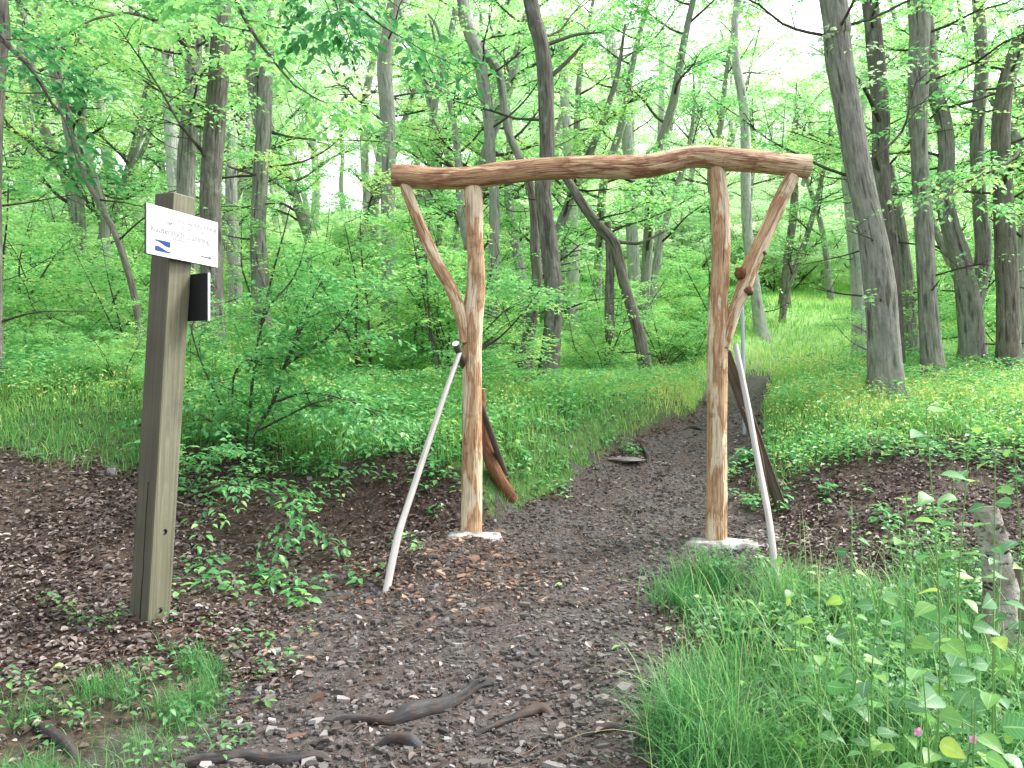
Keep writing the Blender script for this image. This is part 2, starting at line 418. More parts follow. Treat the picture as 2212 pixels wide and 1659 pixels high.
def plain(name, c, rough=.5, metal=0, spec=.4, var=.15, scale=8):
    t = NT(name); v = t.attr('tc').outputs['Vector']; n = t.noise(v, scale, 4)
    cc = t.mix(t.math('MULTIPLY', n, var * 2), c, tuple(x * .6 for x in c))
    return t.done(t.principled(cc, rough, n, .1, .003, spec, metal))
M['board'] = plain('white_sign_enamel', (.80, .82, .83), .35, var=.03)
M['ink'] = plain('faded_grey_ink', (.32, .33, .33), .6)
M['inkdark'] = plain('dark_grey_ink', (.12, .125, .13), .6)
M['inkpale'] = plain('very_faded_ink', (.36, .38, .38), .6)
M['blue'] = plain('blue_ink', (.006, .035, .20), .5)
M['black'] = plain('black_panel', (.012, .013, .014), .5, spec=.3)
M['alu'] = plain('aluminium_edge', (.6, .6, .6), .4, .6)
M['steel'] = plain('blue_grey_metal', (.42, .47, .54), .4, .3)
M['hole'] = plain('dark_bore', (.02, .018, .015), .9)
M['washer'] = plain('galvanised_washer', (.7, .72, .72), .35, .4)
M['pink'] = leaf_mat('pink_petal', [(0, (.65, .25, .5)), (1, (.8, .42, .66))], .4)
M['bluepaint'] = plain('blue_waymark', (.08, .25, .6), .5)

def concrete():
    t = NT('pale_concrete'); v = t.attr('tc').outputs['Vector']; n = t.noise(v, 9, 6, .65); n2 = t.noise(v, 50, 4)
    c = t.ramp(n, [(.3, (.14, .12, .10)), (.5, (.36, .35, .33)), (.7, (.50, .49, .48))])
    return t.done(t.principled(c, .8, t.math('ADD', n, t.math('MULTIPLY', n2, .4)), .6, .02))
M['concrete'] = concrete()
def slate():
    t = NT('grey_slate'); a = t.attr('rv').outputs['Fac']; v = t.attr('tc').outputs['Vector']
    c = t.ramp(a, [(0, (.03, .027, .026)), (.4, (.085, .076, .073)), (.75, (.18, .165, .162)), (1, (.36, .34, .34))])
    n = t.noise(v, 45, 4); c = t.mix(t.math('MULTIPLY', n, .5), c, t.mix(1.0, c, (.55, .5, .45), 'MULTIPLY'))
    return t.done(t.principled(c, t.math('ADD', t.math('MULTIPLY', n, .4), .3), n, .5, .004, .45))
M['slate'] = slate()
def rootmat():
    t = NT('worn_root'); v = t.attr('tc').outputs['Vector']; n = t.noise(v, 1, 5, .6, (35, 35, 7)); n2 = t.noise(v, 9, 3)
    c = t.ramp(n, [(.3, (.018, .016, .015)), (.55, (.055, .052, .053)), (.8, (.12, .115, .12))])
    c = t.mix(t.ramp(n2, [(.45, (0, 0, 0)), (.65, (1, 1, 1))]), c, t.mix(.5, c, (.11, .07, .045)))
    return t.done(t.principled(c, .75, n, .9, .015, .2))
M['root'] = rootmat()
def ground_mat(name, path):
    t = NT(name); g = t.n('ShaderNodeNewGeometry'); v = g.outputs['Position']
    n1 = t.noise(v, 2.2, 5, .6); n2 = t.noise(v, 26, 5, .65); n3 = t.noise(v, 95, 4, .6)
    if path:
        c = t.ramp(n2, [(.3, (.028, .023, .021)), (.5, (.07, .058, .054)), (.72, (.15, .13, .125))])
        c = t.mix(t.ramp(n1, [(.42, (0, 0, 0)), (.62, (1, 1, 1))]), c, t.mix(.55, c, (.075, .05, .038)))
    else:
        c = t.ramp(n2, [(.3, (.022, .014, .010)), (.5, (.055, .036, .026)), (.72, (.12, .08, .06))])
        gm = t.attr('gm').outputs['Fac']
        gc = t.ramp(n2, [(.3, (.03, .07, .015)), (.55, (.07, .16, .03)), (.8, (.14, .26, .06))])
        c = t.mix(gm, c, gc)
        fm = t.attr('fm').outputs['Fac']
        fc = t.ramp(n1, [(.3, (.26, .50, .16)), (.55, (.42, .66, .24)), (.8, (.60, .68, .36))])
        c = t.mix(fm, c, fc)
    bh = t.math('ADD', n2, t.math('MULTIPLY', n3, .6))
    return t.done(t.principled(c, .72, bh, .9, .02, .35))
M['ground'] = ground_mat('forest_floor', False); M['path'] = ground_mat('trodden_dirt', True)

def tag(o, label=None, cat=None, group=None, kind=None):
    if label: o['label'] = label
    if cat: o['category'] = cat
    if group: o['group'] = group
    if kind: o['kind'] = kind
    return o
def empty(name, loc=(0, 0, 0)):
    o = bpy.data.objects.new(name, None); o.location = loc; o.empty_display_size = .2; col.objects.link(o); return o
def at(mb, origin):
    """shift accumulated verts so that origin is the local zero"""
    mb.v = [v - np.asarray(origin) for v in mb.v]
    return mb

# ------------------------------------------------------------------ ground
def axis(lo, hi, f0, f1, fine, grow=1.09):
    a = list(np.arange(f0, f1, fine)); s = fine; x = a[-1]
    while x < hi: s = min(s * grow, 6); x += s; a.append(x)
    s = fine; x = f0
    while x > lo: s = min(s * grow, 6); x -= s; a.insert(0, x)
    return np.array(a)
gx = axis(-130, 130, -4.2, 4.4, .035); gy = axis(-30, 150, 2.3, 8.6, .035, 1.05)
XX, YY = np.meshgrid(gx, gy)
ZZ = H(XX, YY)
near = (1 - smooth(9, 13, YY)) * (1 - smooth(5, 8, np.abs(XX)))
ZZ = ZZ + near * (.006 * fbm(XX * 11, YY * 11, 0, 51) + .004 * vnoise(XX * 27, YY * 27, 0, 52))
nx, ny = len(gx), len(gy)
V = np.stack([XX, YY, ZZ], -1).reshape(-1, 3)
i = np.arange(ny - 1)[:, None] * nx + np.arange(nx - 1)[None, :]
FQ = np.stack([i, i + 1, i + nx + 1, i + nx], -1).reshape(-1, 4)
cx = (XX[:-1, :-1] + XX[1:, 1:]).ravel() / 2; cy = (YY[:-1, :-1] + YY[1:, 1:]).ravel() / 2
isp = (pmask(cx, cy) > .5) & (cy < 26)
for nm, sel, mt in (('ground', ~isp, 'ground'), ('path', isp, 'path')):
    f = FQ[sel]; used, inv = np.unique(f, return_inverse=True)
    b = MB(); b.add(V[used], inv.reshape(-1, 4)); o = b.build(nm, M[mt])
    a = o.data.attributes.new('gm', 'FLOAT', 'POINT'); a.data.foreach_set('value', (gmask(V[used, 0], V[used, 1]) * (.06 + .94 * smooth(5.5, 6.6, V[used, 1]))).astype(np.float32))
    a = o.data.attributes.new('fm', 'FLOAT', 'POINT'); a.data.foreach_set('value', (smooth(10, 18, V[used, 1])).astype(np.float32))
    tag(o, kind='structure')

# ------------------------------------------------------------------ gateway
GY = 5.8
gate = empty('wooden_gateway', (.5, GY, .35)); GO = np.array([.5, GY, .35])
tag(gate, 'tall rustic gateway of peeled logs, wavy crossbeam on two forked posts over the path', 'gateway')
def logpart(name, pts, dia, mat, parent, origin, Y=GY, n=20, amp=.07, freq=3, seed=1, knots=(), capm=None, extra=None):
    b = MB()
    pp = [P(x, y, (Y[k] if isinstance(Y, (list, tuple)) else Y)) for k, (x, y) in enumerate(pts)]
    rr = [d * S / 2 / F * (Y[k] if isinstance(Y, (list, tuple)) else Y) for k, d in enumerate(dia)]
    tube(b, pp, rr, n, .022, amp, freq, seed, capmi=1 if capm else None)
    for kx, ky, kr, kd in knots:   # knots: swellings
        c = P(kx, ky, (Y if not isinstance(Y, (list, tuple)) else Y[0]) - .03); r = kr * S / F * GY
        th = np.linspace(0, np.pi, 9); ph = np.linspace(0, 2 * np.pi, 15)[:-1]
        T, Pq = np.meshgrid(th, ph, indexing='ij')
        D = np.stack([np.sin(T) * np.cos(Pq), np.sin(T) * np.sin(Pq), np.cos(T)], -1)
        R = r * (1 + .28 * fbm(D[..., 0] * 2 + kd, D[..., 1] * 2, D[..., 2] * 2, int(kd * 10)))
        vv = (c + D * R[..., None]).reshape(-1, 3); nn = 14
        ff = [[a * nn + q, a * nn + (q + 1) % nn, (a + 1) * nn + (q + 1) % nn, (a + 1) * nn + q] for a in range(8) for q in range(nn)]
        b.add(vv, ff, .5, vv * 1.3 + kd, 2 if capm else 0)
    at(b, origin)
    mats = [mat] + ([capm, M['redlog']] if capm else [])
    return b.build(name, mats, parent)
logpart('crossbeam', [(848, 379), (880, 381), (940, 386), (1020, 384), (1100, 373), (1180, 363), (1290, 362), (1380, 360), (1440, 350), (1480, 340), (1520, 338), (1570, 344), (1650, 352), (1747, 361)],
        [46, 50, 48, 47, 47, 47, 48, 50, 50, 47, 46, 49, 47, 48], M['peeled_beam'], gate, GO, n=26, amp=.085, freq=2.6, seed=3, capm=M['peeled_beam'])
pl = logpart('post', [(1021, 398), (1024, 440), (1024, 500), (1028, 560), (1028, 620), (1022, 680), (1020, 760), (1020, 900), (1019, 1050), (1018, 1185)],
             [38, 40, 37, 37, 40, 46, 42, 43, 44, 46], M['peeled'], gate, GO, Y=GY + .02, n=24, amp=.05, seed=5, knots=[(1024, 412, 9, 1.3)], capm=M['endgrain'])
logpart('fork_branch', [(874, 398), (893, 450), (915, 505), (945, 570), (975, 625), (995, 680), (1004, 740)], [22, 24, 25, 28, 28, 28, 22], M['peeled'], pl, GO, Y=GY - .01, n=18, amp=.07, seed=8, capm=M['endgrain'])
pr = logpart('post', [(1545, 348), (1551, 400), (1556, 450), (1557, 560), (1553, 640), (1552, 710), (1550, 760), (1549, 900), (1548, 1050), (1547, 1190)],
             [32, 36, 40, 39, 40, 46, 44, 43, 44, 46], M['peeled'], gate, GO, Y=GY + .02, n=24, amp=.05, seed=11, knots=[(1566, 437, 6, 2.1)], capm=M['endgrain'])
logpart('fork_branch', [(1712, 380), (1690, 425), (1665, 480), (1640, 535), (1617, 585), (1606, 625), (1590, 665), (1575, 710), (1566, 750)], [30, 31, 31, 33, 37, 33, 26, 25, 20], M['peeled'], pr, GO, Y=GY - .02, n=18, amp=.09, seed=14,
        knots=[(1600, 590, 13, 3.3), (1616, 628, 12, 4.7), (1650, 545, 6, 2.2)], capm=M['endgrain'])
def footing(cx, cy, rx, ry, seed, hole=0.0):
    b = MB(); n = 40; m = 10; V_ = []; z0 = float(H(cx, cy))
    for k in range(m + 1):
        t = k / m
        a = np.arange(n) / n * 2 * np.pi
        r = t * (1 + .30 * fbm(np.cos(a) * 1.6 + seed, np.sin(a) * 1.3, 0, seed) + .06 * vnoise(np.cos(a) * 6, np.sin(a) * 6, seed, seed))
        x = cx + rx * r * np.cos(a); y = cy + ry * r * np.sin(a)
        z = z0 + .020 * (1 - t ** 4) + .010 * fbm(x * 9, y * 9, 0, seed) - .09 * (t > .95)
        V_.append(np.stack([x, y, z], -1))
    V_ = np.concatenate(V_); ff = [[k * n + q, k * n + (q + 1) % n, (k + 1) * n + (q + 1) % n, (k + 1) * n + q] for k in range(m) for q in range(n)]
    b.add(V_, ff, .5, V_); at(b, GO); return b.build('concrete_footing', M['concrete'], gate)
footing(-.265, 5.70, .23, .15, 4); footing(1.54, 5.72, .31, .15, 6)

# leaning poles and logs
def pole(name, pts, dia, Ys, mats, label, cat, n=12, seed=1, capmi=1, group=None, amp=.04):
    b = MB(); pp = [P(x, y, Y) for (x, y), Y in zip(pts, Ys)]; rr = [d * S / 2 / F * Y for d, Y in zip(dia, Ys)]
    pp[-1][2] = float(H(pp[-1][0], pp[-1][1])) - .02
    tube(b, pp, rr, n, .03, amp, 4, seed, capmi=capmi)
    org = pp[-1].copy(); at(b, org); o = b.build(name, mats); o.location = org
    return tag(o, label, cat, group)
pole('support_pole', [(993, 762), (955, 868), (885, 1078), (858, 1165), (833, 1272)], [10, 12, 15, 16, 17], [5.68, 5.45, 5.1, 4.95, 4.8], [M['pole'], M['polewood']], 'slightly bent silvery pole propped against the left gate post', 'pole', seed=2)
pole('support_pole', [(1589, 745), (1612, 860), (1640, 1010), (1662, 1130), (1682, 1262)], [11, 13, 14, 15, 17], [5.68, 5.5, 5.25, 5.0, 4.8], [M['pole'], M['polewood']], 'straight whitish pole propped against the right gate post', 'pole', seed=4)
YS = float(G(1094, 1030)[1]); YL = float(G(1108, 1078)[1])
pole('prop_stick', [(984, 742), (1040, 880), (1094, 1030)], [15, 14, 14], [5.62, (5.62 + YS) / 2, YS], [M['darkwood'], M['board']], 'dark round stake with pale sawn end behind the left gate post', 'stake', seed=6)
pole('fallen_log', [(1040, 840), (1046, 940), (1062, 1000), (1085, 1045), (1108, 1072)], [14, 22, 28, 30, 30], [YL - .15, YL - .1, YL - .1, YL - .05, YL], [M['redlog'], M['endgrain']], 'crooked wet orange brown log propped behind the left gate post', 'log', n=16, seed=8, amp=.14)
b = MB(); a0 = P(1566, 760, 5.95); a1 = P(1690, 1098, float(G(1690, 1098)[1])); a1[2] = float(H(a1[0], a1[1])) - .03
ax2 = unit(a1 - a0); ax0 = unit(np.cross(ax2, [0, 1., 0])); ax1 = np.cross(ax2, ax0)
hl = np.linalg.norm(a1 - a0) / 2
box(b, (a0 + a1) / 2, .042, .02, hl, [ax0, ax1, ax2], bev=.006); at(b, a1); o = b.build('plank', M['darkwood'], smooth_=False); o.location = a1
tag(o, 'dark weathered plank propped behind the right gate post', 'plank')
pole('wood_strip', [(1604, 880), (1640, 960), (1668, 1040)], [4, 4, 4], [6.05, 6.2, 6.3], [M['rust'], M['rust']], 'thin brown stick resting along the dark plank by the right gate post', 'stick', n=6, seed=3, capmi=0)
pole('metal_pole', [(1600, 620), (1604, 700), (1608, 800)], [8, 8, 8], [8.7, 8.7, 8.7], [M['steel'], M['steel']], 'thin blue grey metal pole standing in grass behind the right gate post', 'pole', n=10, seed=3, capmi=0, amp=0)

# ------------------------------------------------------------------ signpost
SP = np.array([-1.79, 4.12, .2])
spost = empty('trail_signpost', SP); tag(spost, 'square greenish timber post carrying a white hiking trail sign', 'signpost')
th = math.radians(27)
fd = np.array([-math.cos(th), math.sin(th), 0]); rd = np.array([math.sin(th), math.cos(th), 0])
w = .14
cb = np.array([-1.850, 4.05, float(H(-1.85, 4.1)) - .06]); ct = np.array([-1.713, 4.05, 2.475])
b = MB(); mid_b = cb + fd * w / 2 + rd * w / 2; mid_t = ct + fd * w / 2 + rd * w / 2
axz = unit(mid_t - mid_b); hl = np.linalg.norm(mid_t - mid_b) / 2
axx = -fd; axy = rd
axx = unit(axx - axz * axx.dot(axz)); axy = np.cross(axz, axx)
box(b, (mid_b + mid_t) / 2, w / 2, w / 2, hl, [axx, axy, axz], bev=.005)
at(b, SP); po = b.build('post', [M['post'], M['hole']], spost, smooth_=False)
def face_pt(s, t, off=0):   # on the right-hand face: s along rd 0..1 , t height fraction
    return cb + (ct - cb) * t + rd * w * s - fd * off
holes = []
cut = MB()
for t in (.228, .048):
    c = face_pt(.52, t)
    tube(cut, [c + axx * .02 , c - axx * .045], [.0155, .0155], 20, 1, seed=1)
at(cut, SP); cuto = cut.build('cutter', M['hole'], spost)
md = po.modifiers.new('holes', 'BOOLEAN'); md.object = cuto; md.operation = 'DIFFERENCE'; md.solver = 'EXACT'
bpy.context.view_layer.update()
dg = bpy.context.evaluated_depsgraph_get()
nm = bpy.data.meshes.new_from_object(po.evaluated_get(dg)); po.modifiers.clear(); po.data = nm
bpy.data.objects.remove(cuto)
for t in (.228, .048):
    c = face_pt(.52, t) - axx * .028 - axz * .004 + axy * .003
    bb = MB(); tube(bb, [c, c + axx * .012], [.0095, .0095], 14, 1, seed=1); at(bb, SP); bb.build('bolt', M['washer'], spost)
# sign board
bd = unit(np.array([.33, .944, 0])); bn = np.array([bd[1], -bd[0], 0]); bz = np.array([0, 0, 1.])
bc = np.array([-1.675, 4.085, 2.25])
BW, BH = .252, .121
b = MB(); box(b, bc, BW, .004, BH, [bd, bn, bz], bev=.0015); at(b, SP)
sb = b.build('sign_board', M['board'], spost, smooth_=False)
b = MB(); box(b, bc - bn * .0075, BW + .001, .003, BH + .002, [bd, bn, bz]); at(b, SP); b.build('backing_plate', M['black'], spost, smooth_=False)
def on_board(u, v, off=.0062):   # u -1..1, v -1..1
    return bc + bd * u * BW + bz * v * BH + bn * off
def text(s, u, v, size, mat, name='lettering', align='LEFT', sx=1.0):
    cu = bpy.data.curves.new(name, 'FONT'); cu.body = s; cu.size = size; cu.align_x = align; cu.align_y = 'CENTER'; cu.extrude = .0004
    cu.materials.append(mat); o = bpy.data.objects.new(name, cu); col.objects.link(o); o.parent = sb
    m = Matrix(((bd[0], bz[0], bn[0]), (bd[1], bz[1], bn[1]), (bd[2], bz[2], bn[2]))).to_4x4()
    m = Matrix.Translation(Vector(on_board(u, v) - SP)) @ m @ Matrix.Diagonal((sx, 1, 1, 1)); 
    bpy.context.view_layer.update(); me = bpy.data.meshes.new_from_object(o.evaluated_get(bpy.context.evaluated_depsgraph_get())); me.name = name
    o2 = bpy.data.objects.new(name, me); bpy.data.objects.remove(o); o2.name = name; col.objects.link(o2); o2.parent = sb; o2.matrix_local = m
text('ESCAPARDENNE', -.18, .60, .034, M['ink'], sx=1.15)
text('Eislek Trail', -.05, .36, .026, M['inkpale'], sx=1.3)
text('Kautenbach (camping)', -.91, .06, .052, M['ink'], sx=.92)
text('Kautenbach  Gare', -.42, -.18, .022, M['ink'], sx=1.15)
text('Hoscheid  5,4 km', -.20, -.36, .018, M['inkpale'], sx=1.1)
text('km', .48, -.36, .018, M['inkpale'])
text('Station', -.05, -.54, .018, M['inkpale'])
text('Etappe 2 - Lellingen', -.22, -.70, .015, M['inkpale'], sx=1.1)
def flat_poly(name, polys, mat, off=.0062):
    b = MB()
    for pl_ in polys:
        vv = np.array([on_board(u, v, off) for u, v in pl_]); b.add(vv, [list(range(len(vv)))])
    at(b, SP); return b.build(name, mat, sb, smooth_=False)
us = np.linspace(-.80, -.40, 15); tt = np.linspace(0, 1, 15)
ub = -.36 - .46 * (.13 + .36 * smooth(.1, .85, tt)); lb = -.36 - .46 * (.55 + .33 * smooth(.15, .9, tt))
strips = []
for k in range(14):
    strips.append([(us[k], ub[k]), (us[k + 1], ub[k + 1]), (us[k + 1], -.36), (us[k], -.36)])
    strips.append([(us[k], -.82), (us[k + 1], -.82), (us[k + 1], lb[k + 1]), (us[k], lb[k])])
flat_poly('wave_emblem', strips, M['blue'])
flat_poly('direction_arrow', [[(.47, -.685), (.71, -.685), (.71, -.635), (.47, -.635)], [(.71, -.74), (.80, -.66), (.71, -.58)]], M['inkdark'])
rays = []
for k, a in enumerate(np.radians([150, 168, 182, 196, 212, 120, 235])):
    c0 = np.array([-.38, .42]); d = np.array([math.cos(a), math.sin(a) * BW / BH]); n_ = np.array([-math.sin(a), math.cos(a) * BW / BH])
    e = c0 + d * (.20 if k < 5 else .12); s_ = c0 + d * .03
    rays.append([tuple(s_ - n_ * .008), tuple(s_ + n_ * .008), tuple(e + n_ * .004), tuple(e - n_ * .004)])
flat_poly('ray_emblem', rays, M['ink'])
flat_poly('emblem_dot', [[(-.38 + .022 * math.cos(a), .42 + .045 * math.sin(a)) for a in np.linspace(0, 2 * np.pi, 10)[:-1]]], M['inkdark'], .0070)
arcs = []
for q in range(18):
    a, a2 = [math.radians(60 + 16 * z) for z in (q, q + .75)]; r1, r2 = .235, .247
    arcs.append([(-.44 + r * math.cos(z) , .42 + r * math.sin(z) * BW / BH * .92) for z, r in ((a, r1), (a2, r1), (a2, r2), (a, r2))])
flat_poly('ring_emblem', arcs, M['inkpale'])
for uu in (-.12, .12):
    for vz in (.86, -.90):
        bb = MB(); c = on_board(uu, vz, .004); tube(bb, [c, c + bn * .004], [.005, .004], 12, 1); at(bb, SP); bb.build('screw', M['alu'], sb)
# black panel on the back face
bc2 = ct + (cb - ct) * (.53 / 2.2) + rd * (w + .008) - fd * .0
pc2 = np.array([bc2[0], bc2[1], 1.95]) - fd * (.13 / 2 - .07)
b = MB(); box(b, pc2, .135, .006, .122, [-fd, rd, bz], bev=.002); at(b, SP); bp = b.build('side_panel', M['black'], spost, smooth_=False); bp['label'] = 'black square panel seen edge on behind the post'
b = MB(); box(b, pc2 - fd * .1365, .0015, .007, .123, [-fd, rd, bz]); at(b, SP); b.build('panel_edge', M['alu'], bp, smooth_=False)

# ------------------------------------------------------------------ roots, stones
def root(pts, dia, label, seed):
    b = MB(); pp = []; rr = []
    for (x, y), d in zip(pts, dia):
        g = G(x, y); r = 1.15 * d * S / 2 / F * g[1]; g[2] = H(g[0], g[1]) + r * .45; pp.append(g); rr.append(r)
    pp[0][2] -= .03; pp[-1][2] -= .03
    tube(b, pp, rr, 14, .02, .16, 7, seed); org = pp[0].copy(); at(b, org)
    o = b.build('tree_root', M['root']); o.location = org; tag(o, label, 'root')
root([(690, 1572), (740, 1560), (800, 1560), (850, 1562), (880, 1550), (950, 1535), (1000, 1512), (1040, 1482), (1098, 1466)], [10, 16, 18, 26, 34, 32, 22, 20, 12], 'longest smooth grey root lying across the path in front', 1)
root([(980, 1600), (1040, 1583), (1090, 1565), (1130, 1548), (1170, 1540), (1204, 1552)], [6, 12, 14, 18, 24, 14], 'shorter humped grey root beside the longest root', 2)
root([(800, 1612), (850, 1605), (890, 1612), (930, 1630)], [10, 24, 30, 14], 'stubby dark root lump below the longest root', 3)
root([(300, 1664), (420, 1652), (520, 1640), (600, 1650), (690, 1640), (720, 1652)], [14, 24, 22, 26, 20, 10], 'partly buried root along the bottom edge of the photo', 4)
root([(1220, 1602), (1270, 1590), (1320, 1575), (1372, 1582)], [6, 12, 16, 8], 'small dark root near the grass on the path edge', 5)
root([(1360, 962), (1385, 968), (1400, 990), (1398, 1005)], [8, 12, 10, 6], 'short twisted root beside the rock ledge uphill on the path', 6)
root([(1450, 935), (1490, 925), (1530, 930)], [6, 8, 5], 'thin root crossing the upper path beneath the grass', 7)
root([(60, 1560), (100, 1585), (150, 1620), (170, 1650)], [14, 22, 20, 12], 'dark mossy root mass among the grass tufts at lower left', 8)

def stone_mb(b, c, r, g, thick=.12, tilt=.12, rv=.5, nz=7):
    a = np.sort(g.uniform(0, 2 * np.pi, nz)); rr = r * g.uniform(.65, 1.1, nz); el = g.uniform(.45, 1); rot = g.uniform(0, np.pi)
    x = rr * np.cos(a); y = rr * np.sin(a) * el; X = x * np.cos(rot) - y * np.sin(rot); Y = x * np.sin(rot) + y * np.cos(rot)
    tx, ty = g.normal(0, tilt, 2); Z = X * tx + Y * ty; h = r * thick
    topv = np.stack([X * .92, Y * .92, Z + h], -1) + c; botv = np.stack([X, Y, Z - h * 1.5], -1) + c
    V_ = np.vstack([topv, botv]); b.add(V_, [list(range(nz))], rv); b.add(V_, [[nz + q, nz + (q + 1) % nz, (q + 1) % nz, q] for q in range(nz)], rv)
g = np.random.default_rng(5)
cnt = 0
while cnt < 90:
    y = g.uniform(2.75, 5.4) ** 1.0; x = g.uniform(-2.4, 1.4)
    if pmask(x, y) < .35 and g.random() > .3: continue
    if gmask(x, y) > .5: continue
    r = g.uniform(.022, .05) * (1.15 if y < 3.6 else .95); b = MB()
    stone_mb(b, np.zeros(3), r, g, .14, .10, g.uniform(.55, 1)); o = b.build('slate_stone', M['slate'], smooth_=False)
    o.location = (x, y, float(H(x, y)) + .007)
    tag(o, 'flat grey slate fragment lying loose on the dirt path', 'stone', 'flat slate fragments on the path'); cnt += 1
def rock(px, py, wpx, hpx, label, seed, mat='slate'):
    c = G(px, py); b = MB(); n = 24; m = 10; sc_ = S / F * c[1]
    th_ = np.linspace(0, np.pi, m); ph = np.arange(n) / n * 2 * np.pi; T, Q = np.meshgrid(th_, ph, indexing='ij')
    D = np.stack([np.sin(T) * np.cos(Q), np.sin(T) * np.sin(Q), np.cos(T)], -1)
    R = 1 + .25 * fbm(D[..., 0] * 1.5 + seed, D[..., 1] * 1.5, D[..., 2] * 4, seed)
    vv = D * R[..., None] * np.array([wpx * sc_ / 2, wpx * sc_ / 2.6, hpx * sc_])
    b.add(vv.reshape(-1, 3), [[a * n + q, a * n + (q + 1) % n, (a + 1) * n + (q + 1) % n, (a + 1) * n + q] for a in range(m - 1) for q in range(n)], .65)
    o = b.build('rock', M[mat]); o.location = c; tag(o, label, 'rock')
rock(1340, 992, 100, 5, 'flat grey rock ledge at the left edge of the upper path', 3)
rock(240, 1025, 26, 14, 'pale bluish stone on the leaf litter left of the signpost', 5)
rock(1425, 1000, 40, 3, 'low slate slab set in the middle of the upper path', 7)

# stuff: gravel, dead leaves, twigs
def scatter(g, n, x0, x1, y0, y1, dens, pw=1.0):
    X = []; Y = []; tot = 0
    while tot < n:
        y = y0 + (y1 - y0) * g.random(n * 2) ** pw; x = g.uniform(x0, x1, n * 2)
        ok = (g.random(n * 2) < dens(x, y)) & (np.abs(x / np.maximum(y, .1)) < .72)
        X.append(x[ok]); Y.append(y[ok]); tot += ok.sum()
    return np.concatenate(X)[:n], np.concatenate(Y)[:n]
g = np.random.default_rng(11)
X, Y = scatter(g, 23000, -5, 5, 2.6, 10.5, lambda x, y: np.clip((.25 + .75 * pmask(x, y)) * (1 - gmask(x, y)), 0, 1) * (1 - .5 * smooth(6, 10, y)), 1.3)
b = MB(); n = len(X); k = 5
a = (np.arange(k) / k * 2 * np.pi)[None] + g.uniform(0, 6, (n, 1)) + g.normal(0, .3, (n, k)); r = g.lognormal(-4.7, .58, (n, 1)).clip(.003, .038)
rr = r * g.uniform(.6, 1.15, (n, k)); el = g.uniform(.35, 1, (n, 1)); x = rr * np.cos(a); y = rr * np.sin(a) * el; ro = g.uniform(0, np.pi, (n, 1))
x, y = x * np.cos(ro) - y * np.sin(ro), x * np.sin(ro) + y * np.cos(ro)
z = x * g.normal(0, .15, (n, 1)) + y * g.normal(0, .15, (n, 1))
base = np.stack([X, Y, H(X, Y) + .005], -1)[:, None]
tp = base + np.stack([x * .9, y * .9, z + r * .22], -1); bt = base + np.stack([x, y, z - r * .3], -1)
V_ = np.concatenate([tp, bt], 1).reshape(-1, 3); i0 = np.arange(n)[:, None] * 2 * k
rv = np.repeat(np.clip(g.normal(.46, .22, n), 0, 1), 2 * k)
b.add(V_, i0 + np.arange(k)[None], rv)
sf = np.array([[k + q, k + (q + 1) % k, (q + 1) % k, q] for q in range(k)]); fs = (i0[:, :, None] + sf[None]).reshape(-1, 4)
b.v.append(np.zeros((0, 3))); b.at['rv'].append(np.zeros(0)); b.at['tc'].append(np.zeros((0, 3))); b.f.append(fs); b.mi.append(np.zeros(len(fs)))
tag(b.build('slate_gravel', M['slate'], smooth_=False), 'small slate chips scattered over the dirt path', 'gravel', kind='stuff')

b = MB()
X, Y = scatter(g, 42000, -6.5, 6.5, 2.7, 11, lambda x, y: np.clip((1.0 - .955 * pmask(x, y)) * (.35 + .65 * smooth(-.5, .2, fbm(x * 1.5, y * 1.5, 0, 71))) * (1 - .8 * gmask(x, y)), 0, 1), 1.15)
n = len(X); yaw = g.uniform(0, 6.28, n); D = np.stack([np.cos(yaw), np.sin(yaw), g.normal(0, .25, n)], -1)
N = unit(np.stack([g.normal(0, .38, n), g.normal(0, .38, n), np.ones(n)], -1)); L = g.uniform(.014, .052, n)
leaves_hi(b, np.stack([X, Y, H(X, Y) + g.uniform(.002, .022, n)], -1), D, N, L, L * g.uniform(.4, .75, n), np.clip(g.normal(.5, .27, n), 0, 1), fold=.3, droop=.12, prof=((0, .12), (.3, .9), (.65, .85), (1, .08)))
tag(b.build('leaf_litter', M['litter'], smooth_=False), 'brown dead leaves covering the forest floor banks', 'leaf litter', kind='stuff')
b = MB()
M['earthchip'] = leaf_mat('brown_earth_flake', [(0, (.08, .045, .03)), (.5, (.21, .125, .085)), (1, (.36, .25, .18))], .0, .7)
for q in range(1900):
    mx, my, sr = [(-.5, 5.15, .33), (-1.5, 3.95, .3), (-.1, 5.2, .3)][int(g.choice(3, p=[.6, .2, .2]))]
    x, y = mx + g.normal(0, sr * 1.2), my + g.normal(0, sr)
    stone_mb(b, np.array([x, y, float(H(x, y)) + .006]), g.lognormal(-4.2, .5), g, .12, .2, g.uniform(0, 1), 5)
tag(b.build('earth_flakes', M['earthchip'], smooth_=False), 'brown flakes of dug earth heaped around the post feet', 'soil', kind='stuff')
b = MB()
X, Y = scatter(g, 1500, -5, 5, 2.7, 8.5, lambda x, y: 1 - .8 * gmask(x, y))
for x, y in zip(X, Y):
    l = g.uniform(.03, .13); a = g.uniform(0, 6.28); d = np.array([math.cos(a), math.sin(a), 0]) * l; c = np.array([x, y, float(H(x, y)) + .008])
    e = c + d; e[2] = float(H(e[0], e[1])) + .006
    tube(b, [c, (c + e) / 2 + g.normal(0, l * .06, 3), e], [.0022, .002, .0012], 4, .5, mi=0, cap=False)
tag(b.build('small_twigs', M['rust']), 'thin broken twigs strewn over soil and leaf litter', 'twigs', kind='stuff')

